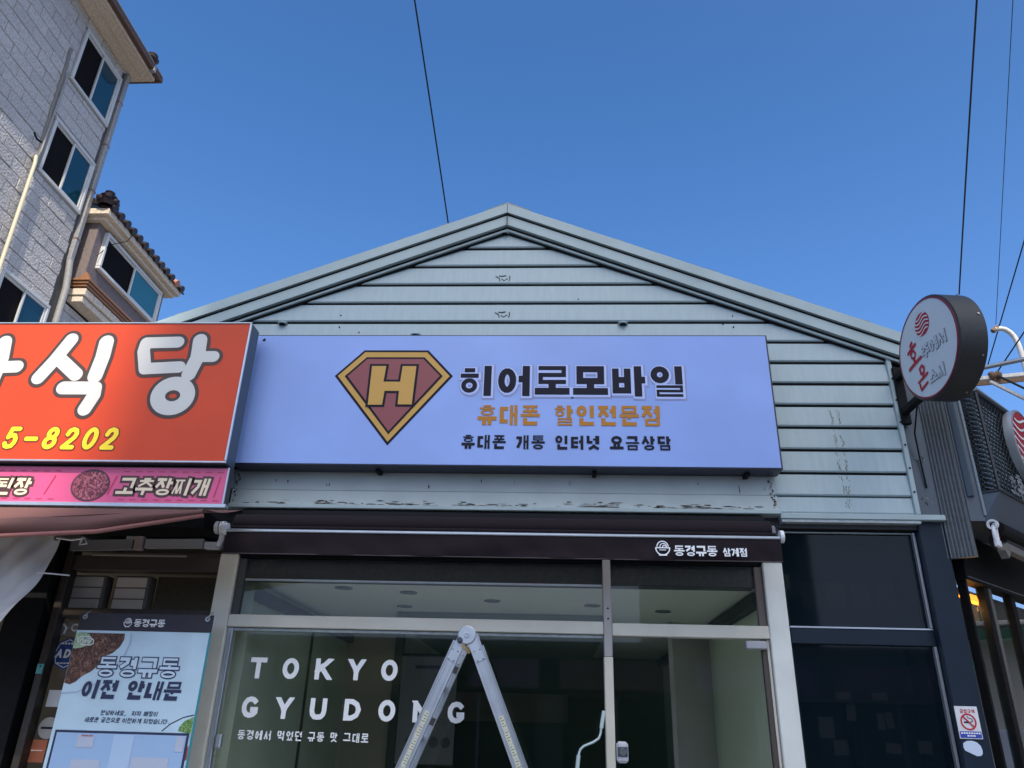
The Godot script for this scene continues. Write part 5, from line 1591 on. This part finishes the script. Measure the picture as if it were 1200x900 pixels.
	# door front
	var g0 := Vector3(2.79, 0, -0.01)
	var hd := MB.new().bar(g0 + Y3 * 2.69 - d * 0.02, g0 + Y3 * 2.69 + d * 1.6, 0.1, 0.12)
	part("door_head", hd, m_black, s)
	part("door_head", MB.new().bar(g0 + Y3 * 2.86 - dn * 0.03, g0 + Y3 * 2.86 - dn * 0.03 + d * 1.6, 0.16, 0.22), m_black, s)
	part("head_line", MB.new().bar(g0 + Y3 * 2.655 + dn * 0.052, g0 + Y3 * 2.655 + dn * 0.052 + d * 1.6, 0.004, 0.006), mat(lin(0.12, 0.13, 0.14), 0.4), s)
	for st in [[0.0, 0.03], [0.33, 0.07], [0.42, 0.05], [0.86, 0.08]]:
		part("door_stile", MB.new().bar(g0 + d * (st[0] + st[1] / 2) + Y3 * 0.12, g0 + d * (st[0] + st[1] / 2) + Y3 * 2.64, 0.06, st[1], d, 0.004), m_black if st[1] != 0.05 else mat(lin(0.1, 0.1, 0.095), 0.4), s)
	for pn in [[0.03, 0.33], [0.47, 0.86], [0.94, 1.5]]:
		part("pane", MB.new().bar(g0 + d * pn[0] + Y3 * 1.38, g0 + d * pn[1] + Y3 * 1.38, 0.008, 2.5), m_glass, s)
	# inside: a bright kitchen corner
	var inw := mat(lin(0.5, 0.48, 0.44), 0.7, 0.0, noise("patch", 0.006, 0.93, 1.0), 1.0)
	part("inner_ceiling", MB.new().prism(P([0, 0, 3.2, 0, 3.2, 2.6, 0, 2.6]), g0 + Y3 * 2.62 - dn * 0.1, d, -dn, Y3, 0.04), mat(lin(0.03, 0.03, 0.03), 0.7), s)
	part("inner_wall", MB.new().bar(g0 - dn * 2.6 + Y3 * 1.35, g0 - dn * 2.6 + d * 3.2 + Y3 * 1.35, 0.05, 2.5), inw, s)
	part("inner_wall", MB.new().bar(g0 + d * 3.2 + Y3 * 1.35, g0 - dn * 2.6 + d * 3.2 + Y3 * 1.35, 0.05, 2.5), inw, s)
	part("inner_floor", MB.new().prism(P([0, 0, 3.2, 0, 3.2, 2.6, 0, 2.6]), g0 + Y3 * 0.12 - dn * 0.1, d, -dn, Y3, 0.04), m_pale_trim, s)
	shift = Vector3.ZERO
	part("green_rail", MB.new().bar(g0 - dn * 0.5 + d * 0.0 + Y3 * 2.17, g0 - dn * 0.5 + d * 1.5 + Y3 * 2.17, 0.05, 0.06), mat(lin(0.02, 0.16, 0.08), 0.5), s)


func lamp_glow(c: Color, e: float) -> StandardMaterial3D:
	var m := StandardMaterial3D.new()
	m.albedo_color = c
	m.emission_enabled = true
	m.emission = c
	m.emission_energy_multiplier = e
	return m


func ladder() -> void:
	var l := thing("folding_ladder", "aluminium folding ladder standing open in front of the shop window", "ladder", Vector3(-0.55, 0.12, 0.25))
	var top := Vector3(-0.545, 2.165, 0)
	var feet := [Vector3(-1.40, 0.12, 0), Vector3(0.33, 0.12, 0)]
	var tape := mat(lin(0.05, 0.05, 0.05), 0.8)
	for z: float in [0.4, 0.13]:
		for k in 2:
			var f: Vector3 = feet[k]
			var dir := (top - f).normalized()
			var side := Vector3(dir.y, -dir.x, 0) * (-1.0 if k == 0 else 1.0)
			var a: Vector3 = f + Z3 * z
			var b: Vector3 = top + Z3 * z - dir * 0.06 + side * 0.028
			part("rail", MB.new().bar(a + side * 0.028, b, 0.074, 0.026, Z3, 0.003), m_alu, l)
			for sg: float in [-1.0, 1.0]:
				part("rail_rib", MB.new().bar(a + side * 0.028 + Vector3(dir.y, -dir.x, 0) * 0.016 * sg + Z3 * 0.0138, b + Vector3(dir.y, -dir.x, 0) * 0.016 * sg + Z3 * 0.0138, 0.004, 0.004, Z3, 0.001), m_alu, l)
				var off := Vector3(dir.y, -dir.x, 0) * 0.035 * sg
				part("rail_flange", MB.new().bar(a + side * 0.028 + off + Z3 * 0.008, b + off + Z3 * 0.008, 0.005, 0.03, Z3), m_alu, l)
			part("foot", MB.new().bar(a + side * 0.028, a + side * 0.028 + dir * 0.08, 0.086, 0.04, Z3, 0.008), tape, l)
			part("hinge_strap", MB.new().bar(b - dir * 0.12 + Z3 * 0.016, top + Z3 * (z + 0.016) + side * 0.012, 0.066, 0.006, Z3, 0.002), m_alu, l)
			for t: float in [0.05, 0.11]:
				for sg: float in [-1.0, 1.0]:
					var p := b - dir * t + Vector3(dir.y, -dir.x, 0) * 0.018 * sg
					part("rivet", MB.new().lathe(p + Z3 * 0.018, Z3, [Vector2(0.007, 0), Vector2(0.005, 0.004), Vector2(0, 0.005)], 10), m_steel, l)
		part("hinge_disc", MB.new().lathe(top + Z3 * (z - 0.02), Z3, [Vector2(0.0, 0.0), Vector2(0.058, 0.0), Vector2(0.058, 0.044), Vector2(0.051, 0.05), Vector2(0.018, 0.05), Vector2(0.016, 0.056), Vector2(0.008, 0.056), Vector2(0.006, 0.05), Vector2(0, 0.05)], 32), m_alu, l)
		part("hinge_knob", MB.new().lathe(top + Vector3(-0.042, -0.032, z + 0.02), Z3, [Vector2(0.018, 0), Vector2(0.018, 0.02), Vector2(0.012, 0.026), Vector2(0, 0.026)], 14), mat(lin(0.04, 0.06, 0.09), 0.5), l)
		part("hinge_spring", MB.new().bar(top + Vector3(-0.025, -0.06, z + 0.02), top + Vector3(-0.005, -0.085, z + 0.02), 0.02, 0.02), mat(lin(0.4, 0.25, 0.1), 0.4, 0.6), l)
	# rungs
	for k in 2:
		var f: Vector3 = feet[k]
		for i in 6:
			var t := 0.12 + 0.145 * i
			var dr := (top - f).normalized()
			var p := f.lerp(top, t) + Vector3(dr.y, -dr.x, 0) * (-0.028 if k == 0 else 0.028)
			part("rung", MB.new().bar(p + Z3 * 0.145, p + Z3 * 0.385, 0.03, 0.03, Y3, 0.006), m_alu, l)
	# warning labels and tape on the front rails
	var lab := mat(lin(0.62, 0.62, 0.48), 0.6)
	for k in 2:
		var f: Vector3 = feet[k]
		var dir := (top - f).normalized()
		var side := Vector3(dir.y, -dir.x, 0) * (-1.0 if k == 0 else 1.0)
		for i in 7:
			var q := top + side * 0.028 + Z3 * 0.415 - dir * ((0.5 if k == 0 else 0.52) + 0.085 * i)
			var sheet := part("warning_label", MB.new().bar(q, q - dir * 0.08, 0.034, 0.001, Z3), lab, l)
			for j in 4:
				var e := q - dir * (0.012 + 0.016 * j) + Z3 * 0.001
				part("printed_line", MB.new().bar(e - side * 0.011, e + side * (0.004 + 0.008 * ((i + j) % 2)), 0.003, 0.001, Z3), m_ink, sheet)
	for t: float in [0.19, 0.53]:
		var dir := (top - (feet[0] as Vector3)).normalized()
		var side := Vector3(-dir.y, dir.x, 0)
		var q := top + side * 0.028 + Z3 * 0.13 - dir * t
		part("tape_band", MB.new().bar(q, q - dir * 0.045, 0.078, 0.034, Z3), tape, l)


func small_things() -> void:
	# crank handle for the awning, leaning by the mullion
	var cr := thing("awning_crank", "pale green awning crank rod leaning at the door post", "crank", Vector3(0.2, 0.12, 0.1))
	var rod := mat(lin(0.5, 0.62, 0.64), 0.4, 0.1)
	part("rod", MB.new().tube(PackedVector3Array([Vector3(0.312, 1.66, 0.1), Vector3(0.307, 1.62, 0.1), Vector3(0.295, 1.59, 0.1), Vector3(0.26, 1.567, 0.1), Vector3(0.2, 1.543, 0.1), Vector3(0.178, 1.525, 0.1), Vector3(0.168, 1.5, 0.1), Vector3(0.13, 1.2, 0.1), Vector3(0.02, 0.14, 0.12)]), 0.0075, 10), rod, cr)
	part("grip", MB.new().tube(PackedVector3Array([Vector3(0.331, 1.752, 0.1), Vector3(0.312, 1.65, 0.1)]), 0.0125, 12), rod, cr)
	part("collar", MB.new().tube(PackedVector3Array([Vector3(0.166, 1.49, 0.1), Vector3(0.135, 1.25, 0.1)]), 0.0125, 12), rod, cr)
	# no smoking plate and a round white sticker on the dark post
	var ns := thing("no_smoking_plate", "small white no-smoking plate with blue foot on the dark post", "sign", Vector3(2.66, 1.64, -0.015))
	var z := -0.018
	part("plate", span(Vector3(2.592, 1.648, z), Vector3(2.735, 1.84, z + 0.003), 0.001), m_white, ns)
	part("blue_foot", span(Vector3(2.597, 1.653, z + 0.003), Vector3(2.73, 1.692, z + 0.004)), mat(lin(0.03, 0.06, 0.4), 0.5), ns)
	var red := mat(lin(0.5, 0.02, 0.04), 0.5)
	part("lettering", text("금연구역", Vector3(2.622, 1.822, z + 0.005), X3, Y3, 0.021, 0.022, 0.024, 0.004), red, ns)
	for k in 8:
		part("print_mark", span(Vector3(2.604 + 0.0155 * k, 1.677, z + 0.005), Vector3(2.615 + 0.0155 * k, 1.686, z + 0.006)), m_vinyl, ns)
	for k in 3:
		part("print_mark", span(Vector3(2.64 + 0.018 * k, 1.662, z + 0.005), Vector3(2.654 + 0.018 * k, 1.67, z + 0.006)), m_vinyl, ns)
	part("prohibition_ring", line_poly(ellipse(2.664, 1.748, 0.045, 0.045, 28), 0.01, z + 0.005), red, ns)
	part("cigarette", line_poly(P([2.635, 1.745, 2.668, 1.745]), 0.009, z + 0.005), m_ink, ns)
	part("smoke_mark", line_poly(P([2.67, 1.745, 2.69, 1.75, 2.688, 1.765, 2.665, 1.772, 2.66, 1.782]), 0.005, z + 0.005), m_flake, ns)
	part("prohibition_bar", line_poly(P([2.633, 1.78, 2.696, 1.715]), 0.009, z + 0.007), red, ns)
	var ws := thing("blank_round_sticker", "blank bluish white oval sticker on the dark post under the no-smoking plate", "sticker", Vector3(2.66, 1.58, -0.015))
	part("plate", poly_at(P([2.602, 1.6, 2.606, 1.622, 2.63, 1.636, 2.662, 1.638, 2.69, 1.63, 2.71, 1.61, 2.716, 1.585, 2.712, 1.562, 2.7, 1.552, 2.675, 1.55, 2.64, 1.566, 2.61, 1.58]), z + 0.003, 0.003), mat(lin(0.55, 0.65, 0.8), 0.5), ws)

	var d := Vector3(0.72, 0, -0.69).normalized()
	var dn := Vector3(0.69, 0, 0.72).normalized()
	var g0 := Vector3(2.79, 0, -0.01)
	shift = CORNER
	# folded awning of the corner shop
	var aw := thing("folded_black_awning", "folded black awning with white cast end arm on the corner shop", "awning", Vector3(3.2, 2.75, 0.1))
	var w0 := Vector3(2.965, 0, 0.25)
	part("cloth_roll", MB.new().tube(PackedVector3Array([w0 + Y3 * 2.95 + d * 0.04, w0 + Y3 * 2.95 + d * 1.5]), 0.05, 14), m_black, aw)
	part("cloth_roll", MB.new().tube(PackedVector3Array([w0 + Y3 * 2.9 + d * 0.2 - dn * 0.06, w0 + Y3 * 2.9 + d * 1.5 - dn * 0.06]), 0.06, 14), mat(lin(0.05, 0.045, 0.05), 0.7), aw)
	part("arm", MB.new().bar(w0 + Y3 * 2.83 + d * 0.08, w0 + Y3 * 2.8 + d * 1.5, 0.05, 0.05), mat(lin(0.12, 0.12, 0.12), 0.45), aw)
	part("arm_joint", MB.new().bar(w0 + Y3 * 2.77 + d * 0.05, w0 + Y3 * 2.82 + d * 0.1, 0.05, 0.07), mat(lin(0.16, 0.15, 0.14), 0.5), aw)
	part("end_casting", MB.new().tube(PackedVector3Array([w0 + Y3 * 2.97 - d * 0.0, w0 + Y3 * 2.94 - d * 0.03 , w0 + Y3 * 2.89 - d * 0.04, w0 + Y3 * 2.84 - d * 0.03]), 0.014, 10), m_white, aw)
	part("end_casting", MB.new().tube(PackedVector3Array([w0 + Y3 * 2.97 + d * 0.02, w0 + Y3 * 2.92 + d * 0.01, w0 + Y3 * 2.84 + d * 0.0]), 0.012, 10), m_white, aw)
	part("end_casting", MB.new().lathe(w0 + Y3 * 2.965 - d * 0.015, -d, [Vector2(0.022, 0), Vector2(0.036, 0.0), Vector2(0.036, 0.025), Vector2(0.022, 0.025), Vector2(0.022, 0)], 16), m_white, aw)
	part("end_casting", MB.new().bar(w0 + Y3 * 2.835 - d * 0.045, w0 + Y3 * 2.835 + d * 0.02, 0.03, 0.05, Y3, 0.006), m_white, aw)
	# second emblem sign and metal letters on the mesh
	var es := thing("red_wave_sign", "round red sign with white waves fixed to the mesh fascia", "sign", Vector3(3.5, 3.5, 0.0))
	var c2 := Vector3(3.021, 3.69, 0.314) + d * 0.72 + dn * 0.03
	part("disc", MB.new().lathe(c2, dn, [Vector2(0.3, -0.03), Vector2(0.3, 0.03), Vector2(0.28, 0.034)], 48), m_alu, es)
	part("face", MB.new().lathe(c2, dn, [Vector2(0.281, 0.03), Vector2(0.0, 0.03)], 48), mat(lin(0.36, 0.03, 0.045), 0.4), es)
	for k in 7:
		var off := -0.21 + 0.07 * k
		var half := sqrt(0.27 * 0.27 - off * off)
		var l := []
		for i in 17:
			var t := lerpf(-half, half, i / 16.0)
			l.append(t * 1000.0)
			l.append((off + 0.03 * sin(t * 14.0)) * 1000.0)
		var mb := MB.new()
		fill(mb, Geometry2D.offset_polyline(P(l), 9.0, Geometry2D.JOIN_ROUND, Geometry2D.END_ROUND), c2 + dn * 0.033, d, Y3, 0.001)
		part("wave", mb, m_white, es)
	var ml := thing("metal_letters", "brushed metal raised lettering fixed under the round red sign", "lettering", Vector3(3.3, 3.25, 0.1))
	var lo := Vector3(3.021, 3.37, 0.314) + d * 0.24 + dn * 0.05
	for k in 2:
		var mb := text(["호", "온"][k], lo + d * 0.17 * k, d, Y3, 0.15, 0.15, 0.16, 0.03)
		var mb2 := text(["호", "온"][k], lo + d * 0.17 * k - dn * 0.04, d, Y3, 0.15, 0.15, 0.16, 0.03)
		for i in mb2.v.size():
			mb.v.append(mb2.v[i])
			mb.n.append(mb2.n[i])
		part("letter", mb, m_alu, ml)
	# inside the corner shop, behind the panes
	var lm := thing("amber_strip_lamp", "glowing amber strip lamp under the dark ceiling of the corner shop", "lamp", Vector3(3.2, 2.5, -0.7), "amber strip lamps in the corner shop")
	var la := Vector3(2.98, 2.58, -0.33) - shift
	var lb := Vector3(3.20, 2.575, -0.55) - shift
	part("tube", MB.new().bar(la, lb, 0.045, 0.03), lamp_glow(Color(1.0, 0.6, 0.16), 1.6), lm)
	var lm2 := thing("amber_strip_lamp", "short amber lamp strip right behind the top of the first pane", "lamp", Vector3(3.05, 2.6, -0.5), "amber strip lamps in the corner shop")
	part("tube", MB.new().bar(Vector3(3.0, 2.64, -0.5) - shift, Vector3(3.14, 2.60, -0.5) - shift, 0.06, 0.03), lamp_glow(Color(1.0, 0.6, 0.16), 1.6), lm2)
	var om := OmniLight3D.new()
	om.name = "lamp_light"
	lm.add_child(om)
	om.position = (la + lb) * 0.5 - Y3 * 0.06 - bases[lm]
	om.light_color = Color(1.0, 0.75, 0.4)
	om.light_energy = 0.08
	om.light_size = 0.1
	om.omni_range = 6.0
	om.omni_attenuation = 2.0
	om.shadow_enabled = true
	var hood := thing("hanging_hood_lamp", "grey conical hood lamp hanging in the corner shop", "lamp", Vector3(3.35, 2.2, -0.9))
	var hp := g0 + d * 0.42 - dn * 0.45 + Y3 * 2.34
	part("shade", MB.new().lathe(hp, -Y3, [Vector2(0.012, -0.12), Vector2(0.02, -0.06), Vector2(0.03, 0.0), Vector2(0.085, 0.05), Vector2(0.11, 0.1), Vector2(0.105, 0.1), Vector2(0.03, 0.01)], 24), mat(lin(0.45, 0.47, 0.48), 0.4, 0.2), hood)
	part("cord", MB.new().cyl(hp + Y3 * 0.1, hp + Y3 * 0.28, 0.006, 6), m_black, hood)
	var duct := thing("flexible_duct", "silver flexible exhaust duct bending down inside the corner shop", "duct", Vector3(3.4, 1.7, -0.8))
	var dp := PackedVector3Array()
	var base := g0 + d * 0.42 - dn * 0.4
	for i in 25:
		var t := i / 24.0
		dp.append(base + (d * (-0.12 + 0.2 * minf(t * 3.0, 1.0)) if t < 0.34 else d * 0.08 + d * 0.04 * (t - 0.34)) + Y3 * (2.22 - 0.02 * t if t < 0.25 else 2.215 - 0.75 * (t - 0.25)))
	var db := MB.new()
	db.tube(dp, 0.055, 14)
	for i in range(1, 24):
		db.lathe(dp[i], (dp[i] - dp[i - 1]).normalized(), [Vector2(0.05, -0.008), Vector2(0.062, 0.0), Vector2(0.05, 0.008)], 14)
	part("pipe", db, mat(lin(0.6, 0.58, 0.52), 0.35, 0.4), duct)
	for k in 4:
		var cb := thing("stacked_carton", ["pale carton on the shelf behind the first pane", "brown carton under the green rail", "white carton behind the second pane", "reddish box low behind the first pane"][k], "carton", g0 - dn * 0.9 + d * (0.3 + 0.4 * k) + Y3 * 1.4)
		var q := g0 - dn * (0.55 + 0.1 * k) + d * ([0.2, 0.28, 0.9, 0.35][k] as float) + Y3 * ([1.98, 1.62, 1.95, 1.45][k] as float)
		part("box", MB.new().box(q, Vector3(0.24, 0.2, 0.22), Basis(d, Y3, dn), 0.004), [m_white, mat(lin(0.4, 0.26, 0.13), 0.7), m_white, mat(lin(0.3, 0.1, 0.09), 0.6)][k], cb)
		part("tape", MB.new().box(q + dn * 0.1108, Vector3(0.04, 0.2, 0.001), Basis(d, Y3, dn)), m_pale_trim, cb)


func wires() -> void:
	shift = Vector3.ZERO
	var wm := mat(lin(0.015, 0.015, 0.018), 0.7)
	var run := func(label: String, a: Vector3, b: Vector3, r: float, sag: float) -> void:
		var t := thing("overhead_wire", label, "wire", a, "overhead wires")
		var p := PackedVector3Array()
		for i in 25:
			var k := i / 24.0
			p.append(a.lerp(b, k) - Y3 * sag * 4.0 * k * (1.0 - k))
		part("strand", MB.new().tube(p, r, 6), wm, t)
	run.call("black wire running down to the left slope of the gable roof", Vector3(-1.078, 6.806, 2.04), Vector3(-0.965, 5.80, -0.3), 0.0065, -0.012)
	run.call("thick black wire dropping behind the round drum sign", Vector3(4.5, 9.677, 0.0), Vector3(6.822, 8.544, -6.0), 0.012, -0.02)
	run.call("faint thin wire nearest the edge, ending above the bent lamp bracket", Vector3(6.456, 12.35, -1.8), Vector3(9.193, 9.631, -9.0), 0.006, 0.0)
	run.call("slanting wire that passes behind the bent lamp bracket", Vector3(5.078, 7.124, -1.0), Vector3(5.765, 6.214, -4.0), 0.008, 0.0)
	run.call("short stay wire from the insulator up past the bracket", Vector3(5.386, 6.03, -2.25), Vector3(5.249, 5.65, -3.0), 0.008, 0.0)
	run.call("black cable sagging down from the insulator on the white beam", Vector3(5.2, 5.56, -2.9), Vector3(5.75, 5.05, -2.7), 0.013, 0.0)
	var w := mat(lin(0.72, 0.72, 0.70), 0.4, 0.0, noise("grain", 0.03, 0.8, 1.0), 2.0)
	var rust := mat(lin(0.2, 0.12, 0.07), 0.8, 0.0, noise("grain", 0.03, 0.8, 1.0), 3.0)
	var st := thing("white_steel_bracket", "rust-stained white steel beam with a bent lamp bracket beyond the corner shop", "bracket", Vector3(5.4, 4.0, -3.0))
	part("beam", MB.new().bar(Vector3(4.6, 5.52, -3.0), Vector3(7.2, 5.815, -3.0), 0.05, 0.05, Y3, 0.006), w, st)
	part("beam_web", MB.new().bar(Vector3(4.6, 5.455, -2.99), Vector3(7.2, 5.75, -2.99), 0.02, 0.05), rust, st)
	var arm := PackedVector3Array()
	for p: Vector2 in [Vector2(5.36, 6.235), Vector2(5.386, 6.246), Vector2(5.43, 6.248), Vector2(5.483, 6.235), Vector2(5.53, 6.195), Vector2(5.562, 6.143), Vector2(5.58, 6.08), Vector2(5.592, 6.0), Vector2(5.596, 5.9), Vector2(5.596, 5.6)]:
		arm.append(Vector3(p.x, p.y, -3.0))
	part("bent_pipe", MB.new().tube(arm, 0.03, 12), w, st)
	part("pipe_end", MB.new().tube(PackedVector3Array([Vector3(5.33, 6.21, -3.0), Vector3(5.40, 6.27, -3.0)]), 0.03, 8), rust, st)
	part("insulator", MB.new().lathe(Vector3(5.2, 5.60, -2.97), Vector3(1, 0.1, 0).normalized(), [Vector2(0.0, -0.07), Vector2(0.045, -0.06), Vector2(0.055, -0.03), Vector2(0.035, 0.0), Vector2(0.055, 0.03), Vector2(0.045, 0.06), Vector2(0, 0.07)], 14), rust, st)
	part("brace", MB.new().bar(Vector3(5.085, 5.491, -2.9), Vector3(5.9, 4.965, -2.9), 0.025, 0.035), w, st)
	var rail := thing("grey_conduit", "thin grey conduit sloping up past the drum sign to the bracket", "pipe", Vector3(4.8, 5.5, -2.6))
	part("pipe", MB.new().tube(PackedVector3Array([Vector3(4.5, 5.44, -2.6), Vector3(6.2, 5.828, -2.6)]), 0.026, 10), mat(lin(0.2, 0.23, 0.26), 0.4, 0.4), rail)
	part("coupling", MB.new().tube(PackedVector3Array([Vector3(5.8, 5.737, -2.6), Vector3(5.9, 5.76, -2.6)]), 0.034, 10), mat(lin(0.2, 0.23, 0.26), 0.4, 0.4), rail)
